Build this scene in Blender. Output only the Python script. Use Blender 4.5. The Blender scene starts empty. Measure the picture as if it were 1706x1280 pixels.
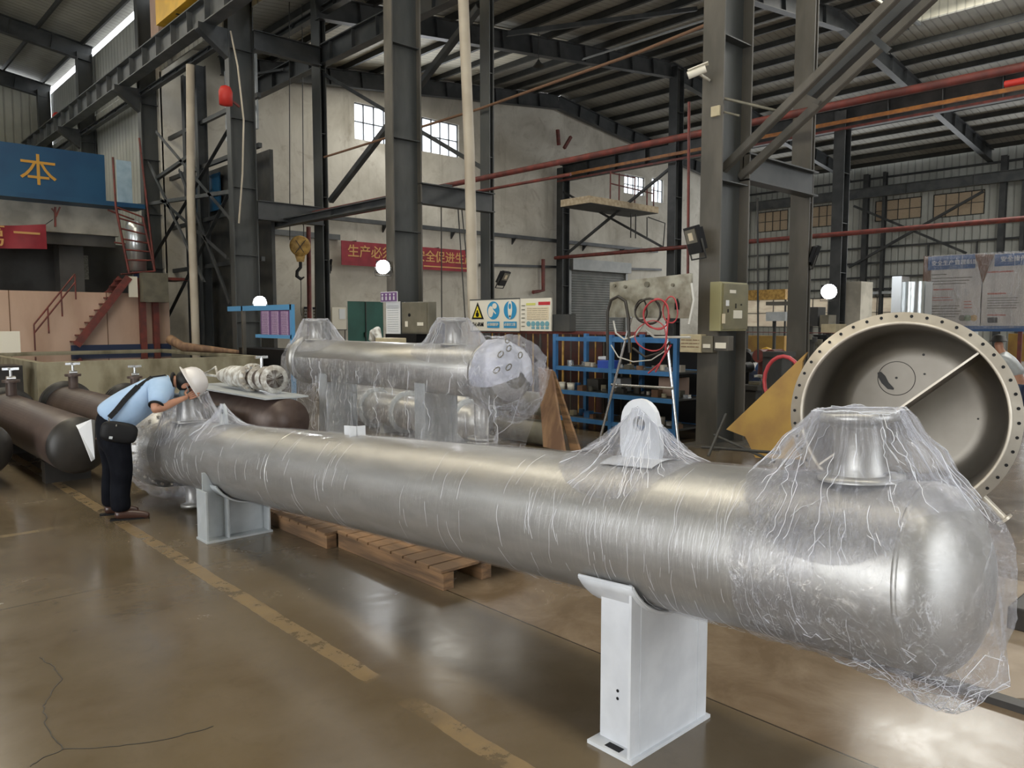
import bpy, bmesh, math, random
from mathutils import Vector, Matrix, noise
S = bpy.context.scene
COL = S.collection
PI = math.pi
# ------------------------------------------------------------------ camera, world, lights, exposure
# world axes: +X runs across the bays, +Y runs along the bays (parallel to the long vessel), z up, metres
EYE = Vector((0, 0, 1.6)); YAW = math.radians(42.8); PITCH = math.radians(4.6); FPX = 1282.0
cam = bpy.data.cameras.new('camera'); camo = bpy.data.objects.new('camera', cam); COL.objects.link(camo)
camo.location = EYE; camo.rotation_euler = (PI/2 - PITCH, 0, -YAW)
cam.sensor_width = 36; cam.lens = FPX/1706*36; cam.clip_start = .05; cam.clip_end = 400
S.camera = camo
w = bpy.data.worlds.new('world'); S.world = w; w.use_nodes = True
bg = w.node_tree.nodes['Background']; bg.inputs[0].default_value = (.93, .97, 1.0, 1); bg.inputs[1].default_value = 5.0
vs = S.view_settings; vs.view_transform = 'Standard'; vs.look = 'None'; vs.gamma = 1; vs.use_curve_mapping = False; vs.exposure = -0.35
def area(name, loc, target, sx, sy, power, col=(1, 1, 1), spread=180):
    l = bpy.data.lights.new(name, 'AREA'); l.shape = 'RECTANGLE'; l.size = sx; l.size_y = sy; l.energy = power; l.color = col; l.spread = math.radians(spread)
    o = bpy.data.objects.new(name, l); COL.objects.link(o); o.location = loc
    o.rotation_euler = (Vector(target) - Vector(loc)).to_track_quat('-Z', 'Y').to_euler(); return o
area('yard_door_daylight', (-9.7, 2.5, 3.2), (0, 2.5, 1.6), 9, 5.5, 700, (1, .99, .96))
area('near_end_daylight', (3.0, -5.7, 4.2), (3.4, 4, .8), 6, 4, 110, (1, .99, .97))
area('bay_a_rooflight', (1.5, 9, 12.9), (1.5, 9, 0), 2.0, 30, 1500, (1, .95, .86))
area('bay_a_far_rooflight', (2.5, 30, 12.6), (3.5, 26, 0), 3, 14, 420, (1, .97, .9))
area('bay_b_monitor_daylight', (27.3, 3, 12.6), (27.3, 3, 0), 3.4, 15, 3300, (1, .97, .88))
area('bay_b_far_rooflight', (17, 22.5, 10.6), (17, 22.5, 0), 5, 5, 330, (1, .96, .86))
area('far_side_window_daylight', (43.6, 12, 6.0), (30, 12, 4.0), 30, 5, 1700, (.95, .98, 1))
area('end_wall_window_daylight', (19, 26.0, 9.3), (17, 12, 3), 5, 1.3, 260, (.95, .98, 1))
def spot(name, loc, target, power, size=1.6, rad=.08):
    l = bpy.data.lights.new(name, 'SPOT'); l.energy = power; l.spot_size = size; l.spot_blend = .6; l.shadow_soft_size = rad; l.color = (.95, .98, 1)
    o = bpy.data.objects.new(name, l); COL.objects.link(o); o.location = loc
    o.rotation_euler = (Vector(target) - Vector(loc)).to_track_quat('-Z', 'Y').to_euler(); return o

# ------------------------------------------------------------------ a pixel of the photograph as a point on a plane of the place
_fw = Vector((math.sin(YAW)*math.cos(PITCH), math.cos(YAW)*math.cos(PITCH), -math.sin(PITCH)))
_rt = Vector((math.cos(YAW), -math.sin(YAW), 0)); _up = _rt.cross(_fw)
def at(px, py, X=None, Y=None, Z=None):
    d = _rt*((px-853)/FPX) - _up*((py-640)/FPX) + _fw
    t = (X - EYE.x)/d.x if X is not None else (Y - EYE.y)/d.y if Y is not None else (Z - EYE.z)/d.z
    return EYE + d*t

# ------------------------------------------------------------------ materials
MATS = {}
def mat(name, c1, c2=None, rough=.5, metal=0, scale=3, stretch=(1, 1, 1), bump=0, bscale=None, lo=.4, hi=.6, detail=5, spec=.5, coat=0, trans=0):
    if name in MATS: return MATS[name]
    m = bpy.data.materials.new(name); m.use_nodes = True; nt = m.node_tree; N = nt.nodes; L = nt.links
    b = N['Principled BSDF']; b.inputs['Roughness'].default_value = rough; b.inputs['Metallic'].default_value = metal
    b.inputs['Base Color'].default_value = (*c1, 1); b.inputs['Specular IOR Level'].default_value = spec; b.inputs['Coat Weight'].default_value = coat
    b.inputs['Coat Roughness'].default_value = .15
    tc = N.new('ShaderNodeTexCoord'); mp = N.new('ShaderNodeMapping'); mp.inputs['Scale'].default_value = stretch
    L.new(tc.outputs['Object'], mp.inputs[0])
    if c2:
        n = N.new('ShaderNodeTexNoise'); n.inputs['Scale'].default_value = scale; n.inputs['Detail'].default_value = detail
        L.new(mp.outputs[0], n.inputs['Vector'])
        r = N.new('ShaderNodeValToRGB'); r.color_ramp.elements[0].position = lo; r.color_ramp.elements[1].position = hi
        r.color_ramp.elements[0].color = (*c1, 1); r.color_ramp.elements[1].color = (*c2, 1)
        L.new(n.outputs['Fac'], r.inputs[0]); L.new(r.outputs[0], b.inputs['Base Color'])
    if bump:
        n2 = N.new('ShaderNodeTexNoise'); n2.inputs['Scale'].default_value = bscale or scale*4; n2.inputs['Detail'].default_value = 4
        L.new(mp.outputs[0], n2.inputs['Vector'])
        bp = N.new('ShaderNodeBump'); bp.inputs['Strength'].default_value = bump; bp.inputs['Distance'].default_value = .02
        L.new(n2.outputs['Fac'], bp.inputs['Height']); L.new(bp.outputs[0], b.inputs['Normal'])
    if trans:
        t = N.new('ShaderNodeBsdfTranslucent'); t.inputs[0].default_value = (*c1, 1); mx = N.new('ShaderNodeMixShader'); mx.inputs[0].default_value = trans
        L.new(b.outputs[0], mx.inputs[1]); L.new(t.outputs[0], mx.inputs[2]); L.new(mx.outputs[0], N['Material Output'].inputs[0])
    MATS[name] = m; return m
def emis(name, c, s):
    if name in MATS: return MATS[name]
    m = bpy.data.materials.new(name); m.use_nodes = True; b = m.node_tree.nodes['Principled BSDF']
    b.inputs['Emission Color'].default_value = (*c, 1); b.inputs['Emission Strength'].default_value = s; b.inputs['Base Color'].default_value = (*c, 1); MATS[name] = m; return m
def nodes(name):
    m = bpy.data.materials.new(name); m.use_nodes = True; nt = m.node_tree; MATS[name] = m
    return m, nt.nodes, nt.links, nt.nodes['Principled BSDF'], nt.nodes['Material Output']
def math_(N, L, op, a, b=None, c=None):
    n = N.new('ShaderNodeMath'); n.operation = op
    for i, v in enumerate((a, b, c)):
        if v is None: continue
        if isinstance(v, (int, float)): n.inputs[i].default_value = v
        else: L.new(v, n.inputs[i])
    return n.outputs[0]
def mixc(N, L, f, a, b):
    n = N.new('ShaderNodeMix'); n.data_type = 'RGBA'
    if isinstance(f, (int, float)): n.inputs[0].default_value = f
    else: L.new(f, n.inputs[0])
    for i, v in ((6, a), (7, b)):
        if isinstance(v, tuple): n.inputs[i].default_value = (*v, 1)
        else: L.new(v, n.inputs[i])
    return n.outputs[2]
def noise_(N, L, vec, scale, detail=5, rough=.5, dist=0, stretch=None):
    if stretch:
        mp = N.new('ShaderNodeMapping'); mp.inputs['Scale'].default_value = stretch; L.new(vec, mp.inputs[0]); vec = mp.outputs[0]
    n = N.new('ShaderNodeTexNoise'); n.inputs['Scale'].default_value = scale; n.inputs['Detail'].default_value = detail; n.inputs['Roughness'].default_value = rough; n.inputs['Distortion'].default_value = dist
    L.new(vec, n.inputs['Vector']); return n.outputs['Fac']
def ramp(N, L, v, p0, p1, a=0., b=1.):
    n = N.new('ShaderNodeMapRange'); n.inputs[1].default_value = p0; n.inputs[2].default_value = p1; n.inputs[3].default_value = a; n.inputs[4].default_value = b; L.new(v, n.inputs[0]); return n.outputs[0]

def floor_material():
    m, N, L, b, out = nodes('polished_concrete')
    tc = N.new('ShaderNodeTexCoord'); v = tc.outputs['Object']
    sp = N.new('ShaderNodeSeparateXYZ'); L.new(v, sp.inputs[0]); x, y = sp.outputs[0], sp.outputs[1]
    n1 = noise_(N, L, v, .55, 6, .6); n2 = noise_(N, L, v, 2.6, 9, .66, .6); n3 = noise_(N, L, v, 9, 8, .7, .4)
    c = mixc(N, L, ramp(N, L, n1, .38, .62), (.108, .080, .048), (.145, .114, .074))
    c = mixc(N, L, ramp(N, L, n2, .42, .78, 0, .5), c, (.150, .115, .078))
    c = mixc(N, L, ramp(N, L, n3, .55, .8, 0, .3), c, (.070, .048, .028))
    # the browner sheet of floor beyond the joint, under and behind the vessel
    far = ramp(N, L, x, 2.755, 2.775)
    nearp = math_(N, L, 'MULTIPLY', far, ramp(N, L, y, 5.5, 3.5))
    c = mixc(N, L, math_(N, L, 'MULTIPLY', nearp, .6), c, mixc(N, L, ramp(N, L, n2, .42, .66), (.135, .092, .058), (.235, .175, .120)))
    # worn dashed line of yellow paint
    dx = math_(N, L, 'ABSOLUTE', math_(N, L, 'SUBTRACT', x, math_(N, L, 'MULTIPLY_ADD', noise_(N, L, v, 4, 3), .03, 1.80)))
    band = ramp(N, L, dx, .050, .043)
    wear = ramp(N, L, noise_(N, L, v, 4.3, 8, .8), .42, .50)
    gap = ramp(N, L, noise_(N, L, v, 1.3, 2, .5, 0, (1, 1, 1)), .31, .37)
    f = math_(N, L, 'MULTIPLY', band, math_(N, L, 'MULTIPLY', wear, gap))
    c = mixc(N, L, math_(N, L, 'MULTIPLY', f, .66), c, mixc(N, L, ramp(N, L, n3, .4, .7), (.27, .18, .08), (.20, .135, .065)))
    # a second worn line branching to the far left
    d2 = math_(N, L, 'ABSOLUTE', math_(N, L, 'SUBTRACT', y, math_(N, L, 'MULTIPLY_ADD', noise_(N, L, v, 4, 3), .03, 6.72)))
    b2 = math_(N, L, 'MULTIPLY', ramp(N, L, d2, .05, .035), math_(N, L, 'MULTIPLY', ramp(N, L, x, 1.9, 1.8), ramp(N, L, noise_(N, L, v, 2.1, 6, .7), .4, .55)))
    c = mixc(N, L, math_(N, L, 'MULTIPLY', b2, .45), c, (.30, .23, .13))
    # joints sawn into the slab
    j = None
    for k in (2.765, -1.7, 7.2):
        q = ramp(N, L, math_(N, L, 'ABSOLUTE', math_(N, L, 'SUBTRACT', x, k)), .006, .003)
        j = q if j is None else math_(N, L, 'MAXIMUM', j, q)
    for k in (.35, 5.0, 10.5, 16):
        q = ramp(N, L, math_(N, L, 'ABSOLUTE', math_(N, L, 'SUBTRACT', y, k)), .005, .0025)
        j = math_(N, L, 'MAXIMUM', j, q)
    c = mixc(N, L, math_(N, L, 'MULTIPLY', j, .85), c, (.02, .015, .01))
    L.new(c, b.inputs['Base Color'])
    r = ramp(N, L, n2, .3, .75, .13, .28); r = math_(N, L, 'ADD', r, ramp(N, L, n1, .35, .65, -.03, .07))
    L.new(math_(N, L, 'ADD', r, math_(N, L, 'MULTIPLY', f, .2)), b.inputs['Roughness'])
    b.inputs['Specular IOR Level'].default_value = .75
    bp = N.new('ShaderNodeBump'); bp.inputs['Strength'].default_value = .08; bp.inputs['Distance'].default_value = .008
    L.new(math_(N, L, 'ADD', n2, math_(N, L, 'MULTIPLY', n3, .4)), bp.inputs['Height']); L.new(bp.outputs[0], b.inputs['Normal'])
    return m
def plaster_material():
    m, N, L, b, out = nodes('stained_plaster')
    tc = N.new('ShaderNodeTexCoord'); v = tc.outputs['Object']
    n1 = noise_(N, L, v, .35, 7, .65, .8); n2 = noise_(N, L, v, 1.3, 8, .7, 1.2); n3 = noise_(N, L, v, 2.2, 6, .6, 0, (1, 1, .12))
    c = mixc(N, L, ramp(N, L, n1, .38, .62), (.44, .41, .35), (.62, .59, .52))
    c = mixc(N, L, ramp(N, L, n2, .55, .75, 0, .6), c, (.27, .22, .17))
    c = mixc(N, L, ramp(N, L, n3, .58, .74, 0, .45), c, (.28, .25, .2))
    L.new(c, b.inputs['Base Color']); b.inputs['Roughness'].default_value = .9; return m
def cladding_material(name, c1, c2, axis, pitch, strength=.8, trans=0.0, frp=None):
    """ribbed metal sheet, ribs counted along one axis; trans = added sky glow through the sheet; frp = a paler translucent colour for every few sheets"""
    m, N, L, b, out = nodes(name)
    tc = N.new('ShaderNodeTexCoord'); v = tc.outputs['Object']; sp = N.new('ShaderNodeSeparateXYZ'); L.new(v, sp.inputs[0]); a = sp.outputs[axis]
    tri = math_(N, L, 'PINGPONG', a, pitch/2); rib = ramp(N, L, tri, pitch*.06, pitch*.14)
    n1 = noise_(N, L, v, .7, 6, .6); n2 = noise_(N, L, v, 2.0, 6, .6, 0, (1, 1, .2))
    c = mixc(N, L, ramp(N, L, n1, .35, .65), c1, c2); c = mixc(N, L, ramp(N, L, n2, .55, .75, 0, .35), c, tuple(k*.55 for k in c1))
    c = mixc(N, L, ramp(N, L, tri, pitch*.10, pitch*.02, 0, .55), c, tuple(k*.45 for k in c1))
    L.new(c, b.inputs['Base Color']); b.inputs['Roughness'].default_value = .6
    bp = N.new('ShaderNodeBump'); bp.inputs['Strength'].default_value = strength; bp.inputs['Distance'].default_value = .04
    L.new(rib, bp.inputs['Height']); L.new(bp.outputs[0], b.inputs['Normal'])
    if trans:
        t = N.new('ShaderNodeBsdfTranslucent'); L.new(c, t.inputs[0]); mx = N.new('ShaderNodeMixShader'); mx.inputs[0].default_value = trans
        L.new(b.outputs[0], mx.inputs[1]); L.new(t.outputs[0], mx.inputs[2]); L.new(mx.outputs[0], out.inputs[0])
    return m
def film_material(name, stretch, base=.10, streak=.55, scale=9, rough=.12, bump=.6, tint=(.95, .96, 1.0), gloss=.8, sharp=.018):
    """thin clear stretch film: mostly see-through, glossy creases"""
    m, N, L, b, out = nodes(name); N.remove(b)
    tc = N.new('ShaderNodeTexCoord'); v = tc.outputs['Object']
    s1 = noise_(N, L, v, scale, 8, .68, .5, stretch); s2 = noise_(N, L, v, scale*3.2, 6, .7, .9, stretch); big = noise_(N, L, v, 2.3, 3)
    h = math_(N, L, 'MULTIPLY_ADD', s2, .6, s1)
    bp = N.new('ShaderNodeBump'); bp.inputs['Strength'].default_value = bump; bp.inputs['Distance'].default_value = .03; L.new(h, bp.inputs['Height'])
    gl = N.new('ShaderNodeBsdfGlossy'); gl.inputs['Color'].default_value = (*tint, 1); gl.inputs['Roughness'].default_value = rough; L.new(bp.outputs[0], gl.inputs['Normal'])
    df = N.new('ShaderNodeBsdfTranslucent'); df.inputs[0].default_value = (*tint, 1); d2 = N.new('ShaderNodeBsdfDiffuse'); d2.inputs[0].default_value = (*tint, 1); L.new(bp.outputs[0], d2.inputs['Normal'])
    md = N.new('ShaderNodeMixShader'); md.inputs[0].default_value = .35; L.new(df.outputs[0], md.inputs[1]); L.new(d2.outputs[0], md.inputs[2])
    mg = N.new('ShaderNodeMixShader'); mg.inputs[0].default_value = gloss; L.new(md.outputs[0], mg.inputs[1]); L.new(gl.outputs[0], mg.inputs[2])
    tr = N.new('ShaderNodeBsdfTransparent'); tr.inputs[0].default_value = (.985, .985, .99, 1)
    lw = N.new('ShaderNodeLayerWeight'); lw.inputs[0].default_value = .18; L.new(bp.outputs[0], lw.inputs['Normal'])
    ridge = math_(N, L, 'MULTIPLY', ramp(N, L, math_(N, L, 'ABSOLUTE', math_(N, L, 'SUBTRACT', s1, .5)), sharp, .0), streak)
    ridge2 = math_(N, L, 'MULTIPLY', ramp(N, L, math_(N, L, 'ABSOLUTE', math_(N, L, 'SUBTRACT', s2, .56)), sharp*.8, .0), streak)
    f = math_(N, L, 'MAXIMUM', ridge, ridge2); f = math_(N, L, 'MULTIPLY', f, ramp(N, L, big, .35, .6, .35, 1))
    f = math_(N, L, 'MAXIMUM', math_(N, L, 'ADD', f, base), math_(N, L, 'MULTIPLY', lw.outputs['Fresnel'], .42))
    f = math_(N, L, 'MINIMUM', f, .95)
    mx = N.new('ShaderNodeMixShader'); L.new(f, mx.inputs[0]); L.new(tr.outputs[0], mx.inputs[1]); L.new(mg.outputs[0], mx.inputs[2])
    L.new(mx.outputs[0], out.inputs[0]); return m
def pane_material(name, c, s_trans=.55):
    m, N, L, b, out = nodes(name); N.remove(b)
    t = N.new('ShaderNodeBsdfTranslucent'); t.inputs[0].default_value = (*c, 1); tr = N.new('ShaderNodeBsdfTransparent'); tr.inputs[0].default_value = (*c, 1)
    mx = N.new('ShaderNodeMixShader'); mx.inputs[0].default_value = s_trans; L.new(tr.outputs[0], mx.inputs[1]); L.new(t.outputs[0], mx.inputs[2]); L.new(mx.outputs[0], out.inputs[0]); return m

M_floor = floor_material(); M_plaster = plaster_material()
M_roof = cladding_material('roof_sheet_glow', (.28, .275, .245), (.38, .37, .33), 1, .28, .5, .028)  # even sky glow put into the roof sheet, though metal passes none
M_roof_pale = cladding_material('pale_roof_sheet', (.60, .57, .46), (.72, .68, .57), 1, .28, .4, .075)
M_clad_v = cladding_material('wall_sheet_across', (.34, .34, .29), (.44, .43, .37), 0, .33, .8, .05)
M_clad_u = cladding_material('wall_sheet_along', (.36, .37, .34), (.46, .47, .44), 1, .36, .8, .05)
M_pane = pane_material('window_glass', (.95, .97, 1)); M_blind = mat('tan_blind', (.46, .37, .27), (.40, .32, .23), .7, 0, 8, (1, 1, 6), trans=.13); M_sky = pane_material('rooflight_sheet', (.9, .82, .6), .9)
M_steel_d = mat('column_paint', (.036, .040, .040), (.068, .070, .067), .45, 0, 2.2, (1, 1, .35), .15, 12, .35, .7)
M_steel_b = mat('column_paint_brown', (.065, .060, .050), (.105, .095, .080), .5, 0, 2.6, (1, 1, .3), .15, 12)
M_beam = mat('beam_paint', (.030, .034, .037), (.055, .058, .060), .5, 0, 2)
M_beam_l = mat('grey_beam_paint', (.070, .078, .082), (.11, .115, .118), .5, 0, 2)
M_purlin = mat('purlin_paint', (.026, .028, .027), (.045, .046, .042), .6, 0, 1.5)
M_red = mat('red_oxide', (.20, .045, .035), (.12, .035, .03), .55, 0, 5)
M_bred = mat('bright_red', (.55, .03, .02), None, .5); M_orange = mat('orange_bar', (.50, .20, .05), (.35, .14, .05), .5, 0, 5)
M_silver = mat('aluminium_paint', (.40, .392, .375), (.46, .452, .435), .38, .70, 14, (1, .25, 1), .03, 40)
M_white = mat('white_primer', (.62, .64, .68), (.70, .72, .76), .42, .0, 6)
M_lgrey = mat('light_grey_paint', (.42, .45, .47), (.50, .53, .55), .42, .1, 6)
M_brown = mat('brown_primer', (.075, .050, .042), (.11, .078, .066), .42, .15, 4, (1, 1, 1), .05, 30)
M_bdark = mat('dark_primer', (.022, .020, .018), (.035, .031, .028), .45, .1, 4)
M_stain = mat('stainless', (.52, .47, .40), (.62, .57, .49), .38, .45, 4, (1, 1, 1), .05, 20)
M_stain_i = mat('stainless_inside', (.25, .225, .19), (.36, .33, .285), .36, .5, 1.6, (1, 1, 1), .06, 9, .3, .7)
M_conc = mat('tank_concrete', (.34, .31, .22), (.17, .145, .09), .85, 0, 2.2, (1, 1, .6), .3, 14, .45, .68)
M_concw = mat('white_concrete', (.58, .55, .48), (.38, .36, .31), .85, 0, 1.3)
M_water = mat('water', (.012, .012, .010), None, .04, 0, 1, spec=.8)
M_wood = mat('pallet_wood', (.24, .135, .065), (.11, .065, .035), .75, 0, 7, (1, .25, 3), .3, 20)
M_wood2 = mat('plank_wood', (.30, .18, .10), (.18, .10, .06), .7, 0, 4, (2, 2, .3), .2, 20)
M_ply = mat('plywood', (.62, .44, .34), (.52, .35, .26), .7, 0, 1.4, (1, 1, .35), 0)
M_board = mat('pale_timber', (.55, .45, .30), (.42, .32, .2), .7, 0, 6)
M_blue = mat('blue_rack', (.035, .14, .34), (.05, .18, .40), .45, 0, 5)
M_blue_l = mat('light_blue_frame', (.10, .33, .62), None, .4)
M_dblue = mat('crane_blue', (.010, .065, .16), (.014, .085, .19), .45, 0, .8)
M_navy = mat('navy', (.02, .035, .09), None, .5)
M_gold = mat('gold_letter', (.62, .33, .05), None, .5)
M_banner = mat('banner_red', (.33, .03, .045), (.24, .022, .035), .65, 0, 2)
M_banner_t = mat('banner_letter', (.62, .34, .12), None, .6)
M_pvc = mat('pvc_pipe', (.52, .46, .37), (.44, .38, .30), .5, 0, 1.5)
M_olive = mat('cabinet_olive', (.20, .18, .10), (.16, .145, .085), .45, 0, 4); M_olive_l = mat('cabinet_side', (.30, .28, .15), None, .45)
M_gbrown = mat('cabinet_grey', (.17, .155, .115), (.13, .12, .09), .5, 0, 4)
M_beige = mat('switch_box', (.52, .45, .30), (.44, .38, .25), .5, 0, 6)
M_paper = mat('paper', (.75, .76, .78), None, .7); M_sign = mat('sign_white', (.74, .70, .60), None, .5); M_signy = mat('form_cream', (.72, .62, .45), None, .5)
M_black = mat('black', (.007, .007, .008), None, .55, spec=.25); M_dark = mat('dark_grey', (.035, .036, .036), (.055, .054, .05), .6, 0, 3)
M_yel = mat('warning_yellow', (.75, .62, .03), None, .5); M_sblue = mat('sign_blue', (.02, .26, .50), None, .5); M_green = mat('door_green', (.015, .085, .065), (.02, .11, .085), .5, 0, 1)
M_dyel = mat('crane_yellow', (.85, .50, .03), (.7, .4, .03), .5, 0, 2); M_rusty = mat('old_yellow_plate', (.40, .25, .06), (.27, .15, .05), .65, 0, 3, (1, 1, 1), .1, 10, .4, .75)
M_hook = mat('hook_yellow', (.58, .36, .10), (.35, .2, .05), .5, 0, 8)
M_purple = mat('notice_purple', (.16, .08, .22), None, .5); M_pink = mat('notice_strip', (.55, .40, .58), (.42, .30, .46), .5, 0, 30)
M_chrome = mat('bright_metal', (.7, .72, .74), None, .22, .95); M_foil = mat('foil', (.70, .74, .76), None, .28, .8, 1, (1, 1, 1), .4, 7)
M_shut = mat('roller_shutter', (.24, .25, .24), (.30, .30, .29), .5, .2, 2)
M_cardb = mat('cardboard', (.20, .11, .065), None, .8); M_posterb = mat('poster_blue', (.035, .10, .26), None, .4); M_poster = mat('poster_paper', (.50, .46, .42), (.60, .56, .51), .25, 0, 5, (1, 1, .3), .25, 12)
M_hose_r = mat('red_hose', (.45, .05, .06), None, .4); M_hose_b = mat('black_hose', (.035, .03, .025), None, .4); M_hose_w = mat('white_hose', (.55, .54, .50), None, .4)
M_hivis = mat('ribbon_white', (.7, .7, .68), (.35, .32, .28), .6, 0, 12)
M_wrapw = mat('white_cover', (.60, .62, .72), (.40, .42, .50), .35, 0, 7, (1, 1, 1), .8, 9)
M_rub = mat('rubber_black', (.02, .02, .02), None, .7)
M_lamp = emis('lamp_lit', (1, 1, 1), 60)
M_film = film_material('stretch_film', (3.2, 1, 3.2), .05, .38, 5, .12, .35)   # replaced per thing below
M_film_wrap = film_material('wound_film', (.30, 9, .30), .035, .26, 3.6, .06, .22, gloss=.9, sharp=.010)
M_film_tent = film_material('tent_film', (6, 6, .9), .11, .85, 8, .07, .9, (.90, .92, 1.0), gloss=.66, sharp=.014)
M_crease = mat('film_crease', (.86, .88, .95), None, .12, .25)
M_film_bag = film_material('crumpled_film', (1, 1, .8), .05, .85, 12, .06, 1.0, (.90, .92, 1.0), gloss=.70, sharp=.014)
M_skin = mat('skin', (.46, .235, .15), (.40, .19, .12), .5, 0, 12); M_shirt = mat('shirt_blue', (.38, .52, .72), (.33, .47, .67), .8, 0, 6, (1, 1, 1), .15, 16)
M_trous = mat('trousers_black', (.0045, .005, .008), (.008, .009, .013), .9, 0, 8, (1, 1, 1), .3, 12, spec=.12); M_hair = mat('hair', (.008, .007, .006), None, .6)
M_shoe = mat('shoe_brown', (.055, .025, .018), None, .3); M_helm = mat('helmet_white', (.66, .63, .62), None, .3); M_mask = mat('mask_blue', (.45, .58, .62), None, .8)

# ------------------------------------------------------------------ mesh building
ORG = {}
class MB:
    def __init__(s, T=None): s.v = []; s.f = []; s.mi = []; s.T = T; s.cur = 0; s.sm = []
    def add(s, vs_, fs, smooth=False):
        k = len(s.v); T = s.T
        s.v += [(T @ Vector(p)) if T else Vector(p) for p in vs_]
        for f in fs: s.f.append([i+k for i in f]); s.mi.append(s.cur); s.sm.append(smooth)
        return s
    def box(s, a, b):
        x0, x1 = sorted((a[0], b[0])); y0, y1 = sorted((a[1], b[1])); z0, z1 = sorted((a[2], b[2]))
        return s.add([(x0,y0,z0),(x1,y0,z0),(x1,y1,z0),(x0,y1,z0),(x0,y0,z1),(x1,y0,z1),(x1,y1,z1),(x0,y1,z1)],
                     [(0,3,2,1),(4,5,6,7),(0,1,5,4),(1,2,6,5),(2,3,7,6),(3,0,4,7)])
    def obox(s, c, ax, ay, az, d):
        c = Vector(c); X = Vector(ax)*d[0]/2; Y = Vector(ay)*d[1]/2; Z = Vector(az)*d[2]/2
        p = [c+X*i+Y*j+Z*k for k in (-1, 1) for j in (-1, 1) for i in (-1, 1)]
        return s.add(p, [(0,2,3,1),(4,5,7,6),(0,1,5,4),(1,3,7,5),(3,2,6,7),(2,0,4,6)])
    def bar(s, p, q, w_, h_, up=(0, 0, 1)):
        p = Vector(p); q = Vector(q); d = (q-p); l = d.length; d.normalize(); up = Vector(up)
        if abs(d.dot(up)) > .98: up = Vector((0, 1, 0))
        x = d.cross(up).normalized(); z = x.cross(d)
        return s.obox((p+q)/2, x, d, z, (w_, l, h_))
    def angle(s, p, q, w_=.08, t=.012, up=(0, 0, 1)):
        """an L-section bar"""
        p = Vector(p); q = Vector(q); d = (q-p).normalized(); up = Vector(up)
        if abs(d.dot(up)) > .98: up = Vector((0, 1, 0))
        x = d.cross(up).normalized(); z = x.cross(d)
        s.bar(p, q, w_, t, up); return s.bar(p+x*w_/2+z*w_/2, q+x*w_/2+z*w_/2, t, w_, up)
    def ibeam(s, p, q, depth, width, tf=.02, tw=.014, up=(0, 0, 1), stiff=0):
        p = Vector(p); q = Vector(q); d = (q-p).normalized(); up = Vector(up)
        if abs(d.dot(up)) > .98: up = Vector((1, 0, 0))
        x = d.cross(up).normalized(); z = x.cross(d)
        s.bar(p+z*(depth/2-tf/2), q+z*(depth/2-tf/2), width, tf, up); s.bar(p-z*(depth/2-tf/2), q-z*(depth/2-tf/2), width, tf, up); s.bar(p, q, tw, depth-2*tf, up)
        if stiff:
            n = int((q-p).length/stiff)
            for i in range(1, n+1):
                s.obox(p+(q-p)*i/(n+1), x, d, z, (width*.9, .014, depth-2*tf))
        return s
    def tube(s, pts, r, n=10, cap=True, radii=None):
        pts = [Vector(p) for p in pts]; m = len(pts); rings = []; t0 = (pts[1]-pts[0]).normalized()
        a = t0.orthogonal().normalized()
        for i, p in enumerate(pts):
            t = (pts[min(i+1, m-1)]-pts[max(i-1, 0)]).normalized(); a = (a - t*a.dot(t)).normalized(); b = t.cross(a)
            rr = radii[i] if radii else r
            rings += [p+(a*math.cos(2*PI*k/n)+b*math.sin(2*PI*k/n))*rr for k in range(n)]
        f = [(i*n+k, i*n+(k+1) % n, (i+1)*n+(k+1) % n, (i+1)*n+k) for i in range(m-1) for k in range(n)]
        s.add(rings, f, True)
        if cap: s.add(rings[:n], [tuple(range(n))[::-1]]); s.add(rings[-n:], [tuple(range(n))])
        return s
    def cyl(s, p, q, r, n=24, r2=None): return s.tube([p, q], r, n, True, [r, r if r2 is None else r2])
    def lathe(s, prof, n=48, axis='z', smooth=True, c=(0, 0, 0), close=False):
        """prof = [(radius, height)]; axis along local x, y or z"""
        c = Vector(c); vs_ = []
        for r, h in prof:
            for k in range(n):
                a = 2*PI*k/n; u, v = r*math.cos(a), r*math.sin(a)
                vs_.append(c+Vector({'z': (u, v, h), 'y': (u, h, v), 'x': (h, u, v)}[axis]))
        m = len(prof); f = [(i*n+k, i*n+(k+1) % n, (i+1)*n+(k+1) % n, (i+1)*n+k) for i in range(m-1) for k in range(n)]
        return s.add(vs_, f, smooth)
    def prism(s, poly, d):
        """poly = 3-d points in a plane, extruded by the vector d"""
        n = len(poly); d = Vector(d); p = [Vector(q) for q in poly]
        return s.add(p+[q+d for q in p], [tuple(range(n))[::-1], tuple(range(n, 2*n))]+[(i, (i+1) % n, n+(i+1) % n, n+i) for i in range(n)])
    def grid(s, rows, smooth=True, wrap=False):
        m = len(rows); n = len(rows[0]); f = []
        for i in range(m-1):
            for k in range(n if wrap else n-1): f.append((i*n+k, i*n+(k+1) % n, (i+1)*n+(k+1) % n, (i+1)*n+k))
        return s.add([p for r in rows for p in r], f, smooth)
    def build(s, name, m, parent=None, bevel=0, **props):
        me = bpy.data.meshes.new(name)
        org = ORG.get(parent.name, Vector()) if parent else Vector()
        me.from_pydata([tuple(p-org) for p in s.v], [], s.f)
        ms = m if isinstance(m, (list, tuple)) else [m]
        for q in ms: me.materials.append(q)
        for i, p in enumerate(me.polygons): p.material_index = min(s.mi[i], len(ms)-1); p.use_smooth = s.sm[i]
        bm = bmesh.new(); bm.from_mesh(me); bmesh.ops.recalc_face_normals(bm, faces=bm.faces); bm.to_mesh(me); bm.free(); me.update()
        o = bpy.data.objects.new(name, me); COL.objects.link(o)
        if parent: o.parent = parent; ORG[o.name] = org
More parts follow.
